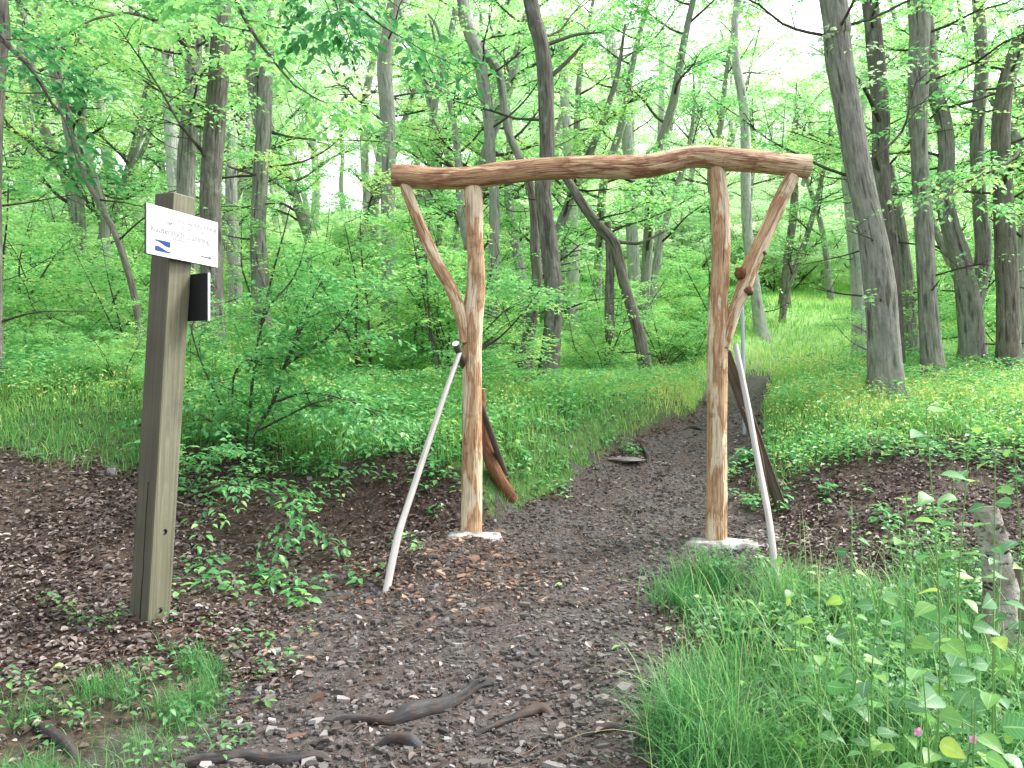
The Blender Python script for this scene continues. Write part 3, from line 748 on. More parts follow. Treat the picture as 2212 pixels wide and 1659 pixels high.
g = np.random.default_rng(91)
for k in range(26):
    while True:
        y = g.uniform(2.85, 5.6); x = g.uniform(-2.2, 1.2)
        if gmask(x, y) < .3: break
    b = MB(); a = g.uniform(0, 6.28); L = g.uniform(.035, .06)
    leaves_hi(b, np.zeros((1, 3)), np.array([[math.cos(a), math.sin(a), .1]]), np.array([[g.normal(0, .25), g.normal(0, .25), 1]]), [L], [L * .6], [g.uniform(.3, .95)], fold=.25, droop=g.uniform(.1, .4))
    gr = k % 4 == 0; o = b.build('fallen_leaf', M['leaf' if gr else 'litter']); o.location = (x, y, float(H(x, y)) + .014)
    tag(o, 'fresh green leaf fallen on the bare dirt' if gr else 'single curled brown leaf lying on the bare dirt', 'leaf', 'green leaves fallen on the dirt' if gr else 'brown leaves fallen on the dirt')

# ------------------------------------------------------------------ grass
def grass(b, X, Y, g, h, w, lean, rv, segs=3, rvn=.18, bend=1.0, zoff=0):
    n = len(X); hh = h * g.uniform(.45, 1.15, n); a = g.uniform(0, 6.28, n)
    dirv = np.stack([np.cos(a), np.sin(a), np.zeros(n)], -1); ln = (lean * g.uniform(.2, 1.3, n) * hh)
    side = np.stack([-np.sin(a), np.cos(a), np.zeros(n)], -1); ww = w * g.uniform(.6, 1.2, n)
    base = np.stack([X, Y, H(X, Y) - .01 + zoff], -1); rows = []
    for k in range(segs + 1):
        t = k / segs
        c = base + dirv * (ln * t ** 2)[:, None] + np.array([0, 0, 1.]) * (hh * (t - .28 * bend * np.minimum(ln / np.maximum(hh, 1e-3), 1.5) * t ** 3))[:, None]
        wd = (ww * (1 - t) ** .6 * .5)[:, None]
        if k < segs: rows += [c - side * wd, c + side * wd]
        else: rows += [c]
    V_ = np.stack(rows, 1).reshape(-1, 3); kk = 2 * segs + 1; i0 = np.arange(n)[:, None]
    r = np.repeat(np.clip(rv + g.normal(0, rvn, n), 0, 1), kk)
    if segs > 1:
        q = np.array([[2 * s, 2 * s + 1, 2 * s + 3, 2 * s + 2] for s in range(segs - 1)])
        b.add(V_, (i0[:, :, None] * kk + q[None]).reshape(-1, 4), r)
        off = b.n - len(V_)
    else:
        b.add(V_, np.zeros((0, 3), int), r); off = b.n - len(V_)
    tri = (i0 * kk + np.array([[2 * segs - 2, 2 * segs - 1, 2 * segs]])) + off
    b.f.append(tri); b.mi.append(np.zeros(len(tri))); 

g = np.random.default_rng(21)
b = MB()
# clumped foreground grass at right
dens = lambda x, y: gmask(x, y) * (.15 + .85 * smooth(-.25, .45, fbm(x * 3, y * 3, 0, 77)))
X, Y = scatter(g, 17000, .2, 3.6, 2.2, 5.2, lambda x, y: dens(x, y) * (1 - .55 * smooth(1.15, 1.8, x)), 1.1)
grass(b, X, Y, g, .21 + .15 * vnoise(X * 2.6, Y * 2.6, 0, 5) , .0055, .8, .48 + .22 * vnoise(X * 3.3, Y * 3.3, 0, 8), 5, bend=1.5)
X, Y = scatter(g, 2400, .4, 2.4, 2.3, 4.6, dens, 1.0)
grass(b, X, Y, g, .40, .0075, .85, .55, 7, bend=1.9)
X, Y = scatter(g, 260, .4, 2.6, 2.3, 4.8, dens, 1.0)
grass(b, X, Y, g, .62, .0045, .6, .85, 7, bend=1.3)
X, Y = scatter(g, 3000, -2.8, -1.0, 2.5, 3.9, lambda x, y: dens(x, y) * smooth(-.3, .5, fbm(x * 4, y * 4, 0, 78)), 1.0)
grass(b, X, Y, g, .15, .0035, .9, .42, 5, bend=1.5)
tag(b.build('foreground_grass', M['grass'], smooth_=False), 'long fresh green grass tufts in the foreground beside the path', 'grass', kind='stuff')
b = MB()
X, Y = scatter(g, 95000, -7, 7.5, 5.5, 11.8, lambda x, y: gmask(x, y), .8)
grass(b, X, Y, g, .19 + .07 * vnoise(X * 1.5, Y * 1.5, 0, 15) - .03 * (1 - smooth(6.0, 8, Y)), .008, .8, .40 + .34 * vnoise(X * 1.1, Y * 1.1, 0, 18) + .30 * smooth(7, 10, Y), 3, bend=1.4)  # broad tone patches, darker by the bank, paint shade into the blades
X, Y = scatter(g, 90000, -20, 22, 11, 30, lambda x, y: (path_d(x, y) > 1) | (y > 12.3), 1.1)
grass(b, X, Y, g, .20 + .05 * vnoise(X, Y, 0, 25), .020, .8, .55 + .36 * vnoise(X * .7, Y * .7, 0, 28), 2, bend=1.3)  # far blades get shade patches painted in as well
tag(b.build('meadow_grass', M['meadow'], smooth_=False), 'bright yellow green woodland grass beyond the gateway', 'grass', kind='stuff')
# seed heads (yellowish flecks)
b = MB(); X, Y = scatter(g, 20000, -8, 9, 6.6, 20, lambda x, y: gmask(x, y) * smooth(-.1, .5, fbm(x * .6, y * .6, 0, 66)) , 1)
n = len(X); D = unit(g.normal(0, 1, (n, 3)) + np.array([0, 0, .6])); L = g.uniform(.014, .036, n)
leaves(b, np.stack([X, Y, H(X, Y) + g.uniform(.10, .24, n)], -1), D, unit(g.normal(0, 1, (n, 3))), L, L * .5, np.full(n, 1.0))
tag(b.build('grass_seed_heads', M['meadow'], smooth_=False), 'pale yellow seed heads above the woodland grass', 'seed heads', kind='stuff')
# low herbs
def herbs(name, n, box_, dens, ls, hgt, mat, label, g, hi=False, pw=1.0, rv0=.5):
    b = MB(); X, Y = scatter(g, n, *box_, dens, pw); nl = 6
    a = g.uniform(0, 6.28, (n, 1)) + np.arange(nl)[None] * 2.4; hh = hgt * g.uniform(.25, 1.1, (n, nl))
    d = np.stack([np.cos(a), np.sin(a), g.normal(.05, .2, (n, nl))], -1); pos = np.stack([X[:, None] + .02 * np.cos(a), Y[:, None] + .02 * np.sin(a), H(X, Y)[:, None] + hh], -1)
    N = np.array([0, 0, 1.]) + g.normal(0, .3, (n, nl, 3)); L = ls * g.uniform(.5, 1.2, (n, nl)); r = np.clip(rv0 + g.normal(0, .14, (n, 1)) + g.normal(0, .12, (n, nl)), 0, 1)
    (leaves_hi if hi else leaves)(b, pos.reshape(-1, 3), d.reshape(-1, 3), N.reshape(-1, 3), L.ravel(), L.ravel() * .6, r.ravel())
    tag(b.build(name, M[mat], smooth_=hi), label, 'undergrowth', kind='stuff')
herbs('foreground_undergrowth', 1250, (.7, 4.2, 2.1, 5.6), lambda x, y: (x > .75 + .14 * (y - 2.8)) * smooth(-.5, .2, fbm(x * 2.2, y * 2.2, 0, 91)) * (.30 + .70 * smooth(1.0, 1.7, x)) * (1 - .75 * smooth(4.3, 4.9, y)), .045, .17, 'weed', 'low broadleaf weeds growing through the foreground grass', np.random.default_rng(31), True, 1.0, .42)
herbs('bank_undergrowth', 1300, (-6.5, 6.5, 4.4, 8.2), lambda x, y: (1 - pmask(x, y)) * smooth(.15, .6, fbm(x * 1.7, y * 1.7, 0, 93) + .75 * smooth(6.0, 7.3, y)) * (1 - .3 * (x > 2)), .06, .11, 'leaf_low', 'small leafy seedlings dotting the litter covered banks', np.random.default_rng(33), True, .8, .5)
herbs('edge_undergrowth', 6500, (-8, 8, 6.6, 12), lambda x, y: (1 - pmask(x, y)) * smooth(-.3, .5, fbm(x * .9, y * .9, 0, 95) + .3 * (x < -.5)) * (path_d(x, y) > 1.15), .06, .24, 'leaf_low', 'leafy green herbs mixed into the woodland grass edge', np.random.default_rng(34), False, .9, .6)
herbs('lower_left_herbs', 110, (-2.6, -1.05, 2.6, 4.2), lambda x, y: smooth(-.1, .4, fbm(x * 3, y * 3, 0, 97)), .035, .08, 'weed', 'small green sprigs around the lower left grass tufts', np.random.default_rng(35), True, .8, .4)

# ------------------------------------------------------------------ traced trees
U3 = np.array([0, 0, 1.])
def traced_tree(name, pts, dia, Y, mat, label, seed, forks=(), crown=True, nl=10, z0=3.4, leaf='leaf', dead=False, amp=.06, density=1.0, up=3.0, ls=.075, cl=1.7, group='forest trees round the clearing', twigs=4):
    g = np.random.default_rng(100 + seed)
    pp = [P(x, y, Y) for x, y in pts]; rr = [d * S / 2 / F * Y for d in dia]
    bz_ = float(H(pp[-1][0], pp[-1][1]))
    if pp[-1][2] > bz_ - .05:
        dlt = pp[-1] - pp[-2]; s = unit(dlt) if dlt[2] < 0 else -U3
        k = min((pp[-1][2] - bz_ + .15) / max(-s[2], .4), 6); e = pp[-1] + s * k; e[2] = float(H(e[0], e[1])) - .12
        pp.append(e); rr.append(rr[-1] * 1.12)
    top_open = pts[0][1] <= 5 and up > 0
    if top_open:
        d = unit(pp[0] - pp[1]); d = unit(d * .7 + U3 * .3)
        pp = [pp[0] + d * up + g.normal(0, .15, 3)] + pp; rr = [rr[0] * .45] + rr
    org = np.array([pp[-1][0], pp[-1][1], pp[-1][2]])
    b = MB(); tube(b, pp, rr, 18 if max(rr) > .1 else 10, .07, amp, 2.2, seed, flare=.28 if max(rr) > .09 else .1)
    root_o = empty(name, org); tag(root_o, label, 'tree', group)
    at(b, org); b.build('trunk', M[mat], root_o)
    for fp, fdm in forks:
        b = MB(); q = [P(x, y, Y + .02) for x, y in fp]; r_ = [d * S / 2 / F * Y for d in fdm]
        if fp[0][1] <= 5 and up > 0:
            d = unit(q[0] - q[1]); q = [q[0] + unit(d + U3 * .4) * up * .8] + q; r_ = [r_[0] * .5] + r_
        tube(b, q, r_, 10, .07, amp, 2.5, seed + 5); at(b, org); b.build('limb', M[mat], root_o)
    if crown:
        pts_, rad_ = catmull(pp, rr, .15); b = MB()
        zs = pts_[:, 2]; idx = np.where(zs > z0)[0]
        if len(idx) == 0: idx = np.arange(3)
        n = max(4, int(8 * density)); st = []; di = []; le = []; r0 = []
        for k in range(n):
            i = idx[int(g.integers(len(idx)))] if k > 2 else idx[int(k * (len(idx) - 1) * .3)]
            a = g.uniform(0, 6.28); el = g.uniform(-.05, .6)
            st.append(pts_[i]); di.append([math.cos(a), math.sin(a), el]); le.append(cl * g.uniform(.6, 1.25)); r0.append(min(.02, rad_[i] * .4))
        branching(b, g, st, di, le, r0, sub=7, sub_len=.5, nspray=5, spray_len=.36, nl=nl, ls=ls, lift=.2, rv0=.55, rvs=.14)
        # bare twigs low on the trunk
        low = np.where((zs > 1.6) & (zs < z0 + .5))[0]
        if len(low):
            for k in range(twigs):
                i = low[int(g.integers(len(low)))]; a = g.uniform(0, 6.28); l = g.uniform(.4, 1.1); o = pts_[i]
                d = unit(np.array([math.cos(a), math.sin(a) * .6, g.uniform(-.25, .35)])); q = [o, o + d * l * .5 + g.normal(0, .06, 3), o + d * l + g.normal(0, .1, 3)]
                tube(b, q, [.014, .008, .003], 4, .12, mi=0, cap=False)
                for z in range(3):
                    t = g.uniform(.4, 1); oo = o + d * l * t; e = oo + unit(d + g.normal(0, .7, 3)) * l * .35
                    tube(b, [oo, e], [.005, .002], 3, .2, mi=0, cap=False)
                    sprays(b, [oo * .4 + e * .6], [e - oo], np.array([.28]), 7, .065, np.array([.5]), g, 1)
        at(b, org); b.build('crown', [M['twig'], M[leaf]], root_o, smooth_=False)
    return root_o, org

TT = traced_tree
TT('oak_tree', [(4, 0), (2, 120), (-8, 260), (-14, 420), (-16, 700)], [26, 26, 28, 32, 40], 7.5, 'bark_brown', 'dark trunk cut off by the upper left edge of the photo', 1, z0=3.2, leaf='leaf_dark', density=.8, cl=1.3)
TT('bare_snag', [(95, 95), (112, 140), (140, 210), (150, 270), (165, 330), (190, 395), (220, 450), (255, 520), (290, 640), (310, 780)], [5, 7, 9, 10, 11, 12, 13, 14, 14, 15], 9.5, 'bark_brown', 'thin dark leaning stem with forked tip left of the signpost', 2, forks=[([(128, 130), (130, 160), (128, 190)], [4, 6, 8])], crown=True, z0=4.5, density=.5, up=0, cl=.9)
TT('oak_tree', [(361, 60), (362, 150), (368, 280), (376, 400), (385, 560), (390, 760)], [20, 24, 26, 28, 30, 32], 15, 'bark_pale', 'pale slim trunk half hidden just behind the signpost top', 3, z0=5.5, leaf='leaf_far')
TT('oak_tree', [(425, 0), (418, 120), (412, 230), (404, 330), (401, 430), (405, 600), (412, 770)], [32, 34, 37, 38, 40, 42, 48], 10.5, 'bark_grey', 'light grey brown trunk rising directly behind the signpost', 4, z0=3.9)
TT('oak_tree', [(480, 0), (476, 100), (470, 200), (460, 330), (454, 430), (456, 560), (460, 680), (464, 780)], [40, 42, 44, 44, 45, 46, 48, 56], 9.6, 'bark_dark', 'darkest thick trunk to the right of the white trail sign', 5, z0=3.6, density=1.3)
TT('oak_tree', [(580, 60), (574, 180), (570, 280), (562, 400), (557, 500), (562, 600), (565, 720)], [28, 30, 34, 34, 32, 38, 44], 11.5, 'bark_grey', 'brown trunk with a forked upper limb above the hazel shrub', 6, forks=[([(538, 0), (541, 100), (548, 200), (564, 290)], [22, 23, 24, 22])], z0=3.7)
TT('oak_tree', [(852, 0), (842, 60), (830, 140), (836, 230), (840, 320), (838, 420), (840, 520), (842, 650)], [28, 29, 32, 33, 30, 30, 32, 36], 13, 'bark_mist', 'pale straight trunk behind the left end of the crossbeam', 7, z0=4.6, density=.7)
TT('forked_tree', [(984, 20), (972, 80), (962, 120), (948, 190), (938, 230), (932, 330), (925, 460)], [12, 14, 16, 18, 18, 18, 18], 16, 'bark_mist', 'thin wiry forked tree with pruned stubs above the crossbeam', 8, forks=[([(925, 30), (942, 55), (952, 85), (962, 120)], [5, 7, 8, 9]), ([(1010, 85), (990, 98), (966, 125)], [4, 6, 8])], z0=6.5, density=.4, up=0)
TT('twin_stem_tree', [(1000, 0), (1012, 60), (1032, 117), (1046, 188), (1056, 260), (1060, 340), (1068, 430), (1066, 600), (1064, 720)], [26, 28, 30, 28, 24, 22, 22, 26, 30], 12.5, 'bark_mist', 'double stemmed grey tree leaning left above the left gate post', 9, z0=4.3, forks=[([(1031, 94), (1060, 130), (1080, 165), (1097, 281), (1125, 347), (1146, 403)], [22, 20, 18, 17, 18, 20])])
TT('oak_tree', [(1125, 345), (1146, 400), (1155, 470), (1156, 540), (1160, 600), (1150, 680), (1138, 750), (1128, 850)], [14, 18, 20, 22, 24, 26, 27, 34], 10.9, 'bark_brown', 'slimmer left stem of the trunk pair beneath the crossbeam', 10, crown=False, up=0)
TT('oak_tree', [(1146, 0), (1160, 60), (1173, 117), (1180, 211), (1182, 328), (1173, 400), (1177, 450), (1188, 540), (1195, 620), (1194, 700), (1188, 780), (1180, 860)], [32, 33, 33, 34, 33, 34, 36, 38, 39, 40, 44, 58], 10.5, 'bark_dark', 'sinuous dark trunk crossing behind the middle of the crossbeam', 11, z0=3.8, density=1.2,
   forks=[([(1260, 95), (1228, 130), (1190, 165)], [5, 8, 10]), ([(1300, 70), (1245, 75), (1185, 95)], [4, 6, 9])])
TT('crooked_tree', [(1180, 330), (1228, 392), (1252, 432), (1285, 478), (1322, 520), (1336, 560), (1350, 620), (1366, 670), (1380, 720), (1392, 780)], [10, 17, 20, 22, 26, 24, 23, 24, 25, 28], 12, 'bark_brown', 'crooked dark tree leaning left framed inside the gateway', 12, z0=3.0, density=.5, up=0, cl=1.2,
   forks=[([(1435, 500), (1405, 515), (1378, 526), (1331, 522)], [4, 5, 7, 9]), ([(1312, 480), (1318, 560), (1316, 640), (1318, 730)], [14, 18, 20, 22])])
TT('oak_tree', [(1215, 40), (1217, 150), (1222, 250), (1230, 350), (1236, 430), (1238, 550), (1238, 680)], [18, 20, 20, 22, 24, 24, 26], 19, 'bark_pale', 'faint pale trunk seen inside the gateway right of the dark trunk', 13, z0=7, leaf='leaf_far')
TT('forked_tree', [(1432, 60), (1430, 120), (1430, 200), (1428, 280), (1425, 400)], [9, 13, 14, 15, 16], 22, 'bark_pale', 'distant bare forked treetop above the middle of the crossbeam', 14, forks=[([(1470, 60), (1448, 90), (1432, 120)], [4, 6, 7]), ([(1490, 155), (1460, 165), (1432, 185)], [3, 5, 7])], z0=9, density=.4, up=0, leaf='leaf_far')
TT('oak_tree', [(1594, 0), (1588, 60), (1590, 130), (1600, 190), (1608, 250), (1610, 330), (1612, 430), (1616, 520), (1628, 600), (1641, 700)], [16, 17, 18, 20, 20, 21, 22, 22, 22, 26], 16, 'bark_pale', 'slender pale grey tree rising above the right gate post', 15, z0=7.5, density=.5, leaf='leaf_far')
TT('oak_tree', [(1726, 230), (1718, 270), (1706, 330), (1716, 400), (1714, 460), (1704, 540), (1698, 600), (1694, 660)], [12, 14, 15, 16, 17, 18, 20, 26], 20, 'bark_brown', 'small dark tree standing on the hillside right of the gateway', 16, z0=6.6, density=.9, up=0, leaf='leaf')
TT('dead_tree', [(1779, 518), (1780, 570), (1778, 640)], [12, 13, 15], 26, 'bark_pale', 'short white dead trunk far up the hillside meadow', 17, crown=False, up=0)
t16, o16 = TT('oak_tree', [(1872, 160), (1850, 260), (1832, 365), (1838, 440), (1846, 520), (1852, 600), (1856, 680), (1858, 750)], [26, 27, 28, 28, 29, 30, 31, 34], 13.5, 'bark_pale', 'pale trunk with a blue waymark half hidden by the biggest trunk', 18, z0=4.6, density=.6, up=0)
b = MB(); c = P(1854, 592, 13.5); c[1] -= .26; box(b, c, .055, .004, .022); at(b, o16); b.build('waymark', M['bluepaint'], t16, smooth_=False)
TT('oak_tree', [(1800, 0), (1808, 80), (1818, 156), (1836, 260), (1854, 365), (1872, 450), (1888, 530), (1900, 620), (1908, 710), (1912, 800), (1916, 885)], [58, 57, 56, 54, 54, 56, 60, 64, 66, 70, 80], 9.0, 'bark_grey', 'biggest grey oak trunk leaning left at the meadow edge', 19, z0=3.7, density=1.1, amp=.05)
TT('oak_tree', [(1878, 0), (1888, 80), (1896, 160), (1903, 260), (1902, 340), (1906, 420), (1916, 500), (1925, 600), (1930, 700), (1932, 820)], [34, 35, 36, 36, 36, 38, 38, 38, 40, 44], 10.6, 'bark_dark', 'darker trunk emerging right behind the biggest oak trunk', 20, z0=4.1)
TT('oak_tree', [(1918, 360), (1930, 420), (1944, 500), (1955, 580), (1962, 660), (1966, 760)], [22, 25, 28, 30, 32, 36], 12, 'bark_grey', 'short visible trunk between the biggest oak and the next straight trunk', 21, z0=4.5, density=.5, up=0)
TT('oak_tree', [(1984, 0), (1984, 120), (1983, 230), (1986, 340), (1992, 440), (1998, 540), (2004, 640), (2010, 740), (2018, 850)], [42, 42, 38, 36, 37, 38, 40, 42, 52], 10.4, 'bark_grey', 'straight grey trunk second in size right of the biggest oak', 22, z0=4.0,
   forks=[([(2128, 385), (2090, 400), (2050, 425), (2002, 445)], [4, 5, 6, 8])])
TT('forked_oak', [(2000, 40), (2008, 120), (2020, 200), (2040, 270), (2044, 340), (2040, 420), (2056, 500), (2078, 570), (2092, 650), (2098, 720), (2102, 800)], [30, 30, 31, 32, 33, 34, 36, 44, 50, 52, 60], 11.2, 'bark_grey', 'forked oak with V shaped twin stems at the right side', 23, z0=4.3,
   forks=[([(2113, 0), (2118, 80), (2122, 150), (2112, 260), (2112, 380), (2118, 470), (2124, 540), (2115, 610), (2100, 680)], [24, 26, 28, 28, 28, 30, 34, 34, 34])])
TT('oak_tree', [(2212, 60), (2192, 120), (2172, 190), (2162, 280), (2166, 400), (2172, 520), (2176, 640), (2178, 800)], [30, 31, 34, 36, 40, 42, 44, 50], 10.8, 'bark_brown', 'curved trunk bending outwards near the right edge of the photo', 24, z0=3.8, up=0, density=1.3)
TT('oak_tree', [(2216, 480), (2210, 560), (2208, 660), (2210, 800)], [24, 26, 28, 32], 11.6, 'bark_pale', 'pale trunk cut off by the right edge of the photo', 25, z0=4.4, density=.5, up=0)
TT('oak_tree', [(905, 420), (905, 520), (908, 640)], [14, 16, 18], 20, 'bark_grey', 'short grey trunk glimpsed left of the left gate post', 26, crown=False, up=2.0)
TT('oak_tree', [(1318, 60), (1325, 130), (1340, 190), (1352, 260), (1360, 400), (1366, 520)], [22, 24, 24, 24, 24, 26], 20, 'bark_pale', 'misty leaning trunk high above the middle of the crossbeam', 27, z0=7.5, leaf='leaf_far', density=.8)

# ------------------------------------------------------------------ prototype plants copied with shared meshes
def copy_tree(o, loc, rz, s, label, cat, group):
    r = o.copy(); col.objects.link(r); r.location = loc; r.rotation_euler = (0, 0, rz); r.scale = (s, s, s)
    tag(r, label, cat, group)
    for ch in o.children:
        c = ch.copy(); col.objects.link(c); c.parent = r
    return r
def proto_tree(seed, leaf, barkm, h=9.0, z0=.32, nlimb=13, ls=.10, cl=2.0, r=.12, nl=9, name='woodland_tree'):
    g = np.random.default_rng(seed); root_o = empty(name)
    k = 7; cur = np.zeros(3); pts = [np.array([0, 0, -.4])]; d = unit(np.array([g.normal(0, .12), g.normal(0, .12), 1]))
    for q in range(k):
        d = unit(d + g.normal(0, .10, 3) + U3 * .1); cur = cur + d * h / k; pts.append(cur)
    rad = r * np.array([1.3, 1.0, .92, .85, .75, .6, .42, .2])
    b = MB(); tube(b, pts, rad, 9, .3, .07, 2, seed); b.build('trunk', M[barkm], root_o)
    pts_, rad_ = catmull(pts, rad, .2); b = MB(); st = []; di = []; le = []; r0 = []
    for q in range(nlimb):
        t = z0 + (1 - z0) * (q + g.uniform(0, 1)) / nlimb; i = min(int(t * len(pts_)), len(pts_) - 1); a = q * 2.4 + g.normal(0, .5)
        st.append(pts_[i]); di.append([math.cos(a), math.sin(a), g.uniform(.05, .7)]); le.append(cl * g.uniform(.6, 1.2) * (1.15 - .55 * t)); r0.append(rad_[i] * .4)
    branching(b, g, st, di, le, r0, sub=8, sub_len=.55, nspray=5, spray_len=.42, nl=nl, ls=ls, lift=.25, rv0=.5, rvs=.16, droop=.2)
    b.build('crown', [M['twig'], M[leaf]], root_o, smooth_=False); return root_o
def proto_sapling(seed, leaf, h=3.0, nst=3, ls=.07, spread=.35, cl=.9, name='sapling', nlb=7):
    g = np.random.default_rng(seed); root_o = empty(name); bs = MB(); b = MB(); st = []; di = []; le = []; r0 = []
    for s in range(nst):
        a = g.uniform(0, 6.28); d = unit(np.array([math.cos(a) * spread, math.sin(a) * spread, 1])); cur = np.array([0, 0, -.1]) + .05 * g.normal(0, 1, 3) * [1, 1, 0]; pts = [cur]
        hh = h * g.uniform(.7, 1.1)
        for q in range(5):
            d = unit(d + g.normal(0, .12, 3)); cur = cur + d * hh / 5; pts.append(cur)
        rad = np.linspace(.011 * h ** .8, .003, 6); tube(bs, pts, rad, 6, .15, .05, 3, seed + s)
        pts = np.array(pts)
        for q in range(nlb):
            t = .12 + .86 * (q + g.uniform(0, 1)) / nlb; i = min(int(t * 5), 4); fr = t * 5 - i; o = pts[i] * (1 - fr) + pts[i + 1] * fr; a = q * 2.4 + g.normal(0, .6)
            st.append(o); di.append([math.cos(a), math.sin(a), g.uniform(-.05, .35)]); le.append(cl * g.uniform(.6, 1.2) * (1.2 - .6 * t)); r0.append(.007)
    bs.build('stem', M['twig'], root_o)
    branching(b, g, st, di, le, r0, sub=5, sub_len=.55, nspray=4, spray_len=.3, nl=9, ls=ls, lift=.05, sides=4, rv0=.5, rvs=.14, flat=.28, t0=.2)
    b.build('foliage', [M['twig'], M[leaf]], root_o, smooth_=False); return root_o

g = np.random.default_rng(77)
def clear_view(x, y):
    u = x / y * F + 512
    return (path_d(x, y) < 2.2 and y < 26) or (640 < u < 870 and y < 24)
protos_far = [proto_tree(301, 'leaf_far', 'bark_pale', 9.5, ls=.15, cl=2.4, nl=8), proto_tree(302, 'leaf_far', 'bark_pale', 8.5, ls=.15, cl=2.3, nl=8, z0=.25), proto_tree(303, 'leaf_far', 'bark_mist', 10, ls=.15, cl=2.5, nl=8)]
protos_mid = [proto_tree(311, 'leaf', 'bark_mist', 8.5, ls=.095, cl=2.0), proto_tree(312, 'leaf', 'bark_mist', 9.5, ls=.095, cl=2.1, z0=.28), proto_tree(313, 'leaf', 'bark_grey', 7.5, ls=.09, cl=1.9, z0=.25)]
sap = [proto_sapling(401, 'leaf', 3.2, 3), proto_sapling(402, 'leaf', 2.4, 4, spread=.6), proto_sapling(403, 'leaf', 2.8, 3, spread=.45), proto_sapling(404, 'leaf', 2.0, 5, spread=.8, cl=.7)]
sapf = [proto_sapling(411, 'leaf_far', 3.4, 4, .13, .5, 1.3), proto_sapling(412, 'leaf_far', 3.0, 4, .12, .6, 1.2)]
used = set()
def put(pool, x, y, s, label, cat, group):
    k = int(g.integers(len(pool))); p = pool[k]; rz = g.uniform(0, 6.28); loc = (x, y, float(H(x, y)) - .05)
    if id(p) not in used:
        used.add(id(p)); p.location = loc; p.rotation_euler = (0, 0, rz); p.scale = (s, s, s); tag(p, label, cat, group)
    else:
        copy_tree(p, loc, rz, s, label, cat, group)
for k in range(62):
    while True:
        y = g.uniform(24, 62); u = g.uniform(-.72, .72)
        if not clear_view(u * y, y): break
    right = u > .05
    put(protos_far, u * y, y, g.uniform(.8, 1.1) if right else g.uniform(1.1, 1.6), 'pale leafy tree growing on the distant hillside', 'tree', 'trees on the distant hillside')
for k in range(30):
    y = g.uniform(26, 56); u = g.uniform(-.7, .1)
    put(protos_far, u * y, y, g.uniform(1.0, 1.5), 'pale leafy tree growing on the distant hillside', 'tree', 'trees on the distant hillside')
for k in range(30):
    y = g.uniform(25, 46); u = g.uniform(.0, .55)
    put(protos_far, u * y, y, g.uniform(.65, 1.0), 'pale leafy tree growing on the distant hillside', 'tree', 'trees on the distant hillside')
for k in range(60):
    y = g.uniform(23, 50); u = g.uniform(-.1, .6)
    put(sapf, u * y, y, g.uniform(.7, 1.3), 'pale bushy sapling on the hillside slope', 'sapling', 'bushy saplings on the slope')
for y, u, s_ in ((15, .02, .9), (17, .10, .85), (19, .17, .8), (21, .25, .8), (18, .335, .62), (22, .40, .7), (16, -.07, .95), (20.5, .06, .95)):
    put(protos_mid, u * y, y, s_, 'leafy woodland tree filling the middle distance', 'tree', 'trees in the middle distance')
for k in range(34):
    while True:
        y = g.uniform(13, 24); u = g.uniform(-.75, .75)
        if not clear_view(u * y, y) and not (.0 < u < .5 and g.random() < .6): break
    put(protos_mid, u * y, y, g.uniform(.75, 1.1), 'leafy woodland tree filling the middle distance', 'tree', 'trees in the middle distance')
for k in range(34):
    y = g.uniform(11.5, 24); u = g.uniform(-.12, .26)
    if path_d(u * y, y) < 2.5: continue
    put(sap, u * y, y, g.uniform(.45, .95), 'leafy young sapling in the woodland understorey', 'sapling', 'saplings in the understorey')
for k in range(16):
    y = g.uniform(7.2, 9.5); u = g.uniform(-.68, -.3)
    put(sap, u * y, y, g.uniform(.18, .36), 'leafy young sapling in the woodland understorey', 'sapling', 'saplings in the understorey')
for k in range(14):
    y = g.uniform(12, 20); u = g.uniform(.5, .72)
    put(sap, u * y, y, g.uniform(.4, .9), 'leafy young sapling in the woodland understorey', 'sapling', 'saplings in the understorey')
for k in range(62):
    while True:
        y = 9.2 + 14 * g.random() ** 1.1; u = g.uniform(-.75, .75)
        if clear_view(u * y, y): continue
        if u < -.02 or (y > 12 and g.random() < .5): break
    put(sap, u * y, y, g.uniform(.6, 1.1) * (1 if u < -.02 else .75), 'leafy young sapling in the woodland understorey', 'sapling', 'saplings in the understorey')
for k in range(70):
    while True:
        y = g.uniform(20, 55); u = g.uniform(-.72, .72)
        if not clear_view(u * y, y): break
    put(sapf, u * y, y, g.uniform(.6, 1.2), 'pale bushy sapling on the hillside slope', 'sapling', 'bushy saplings on the slope')

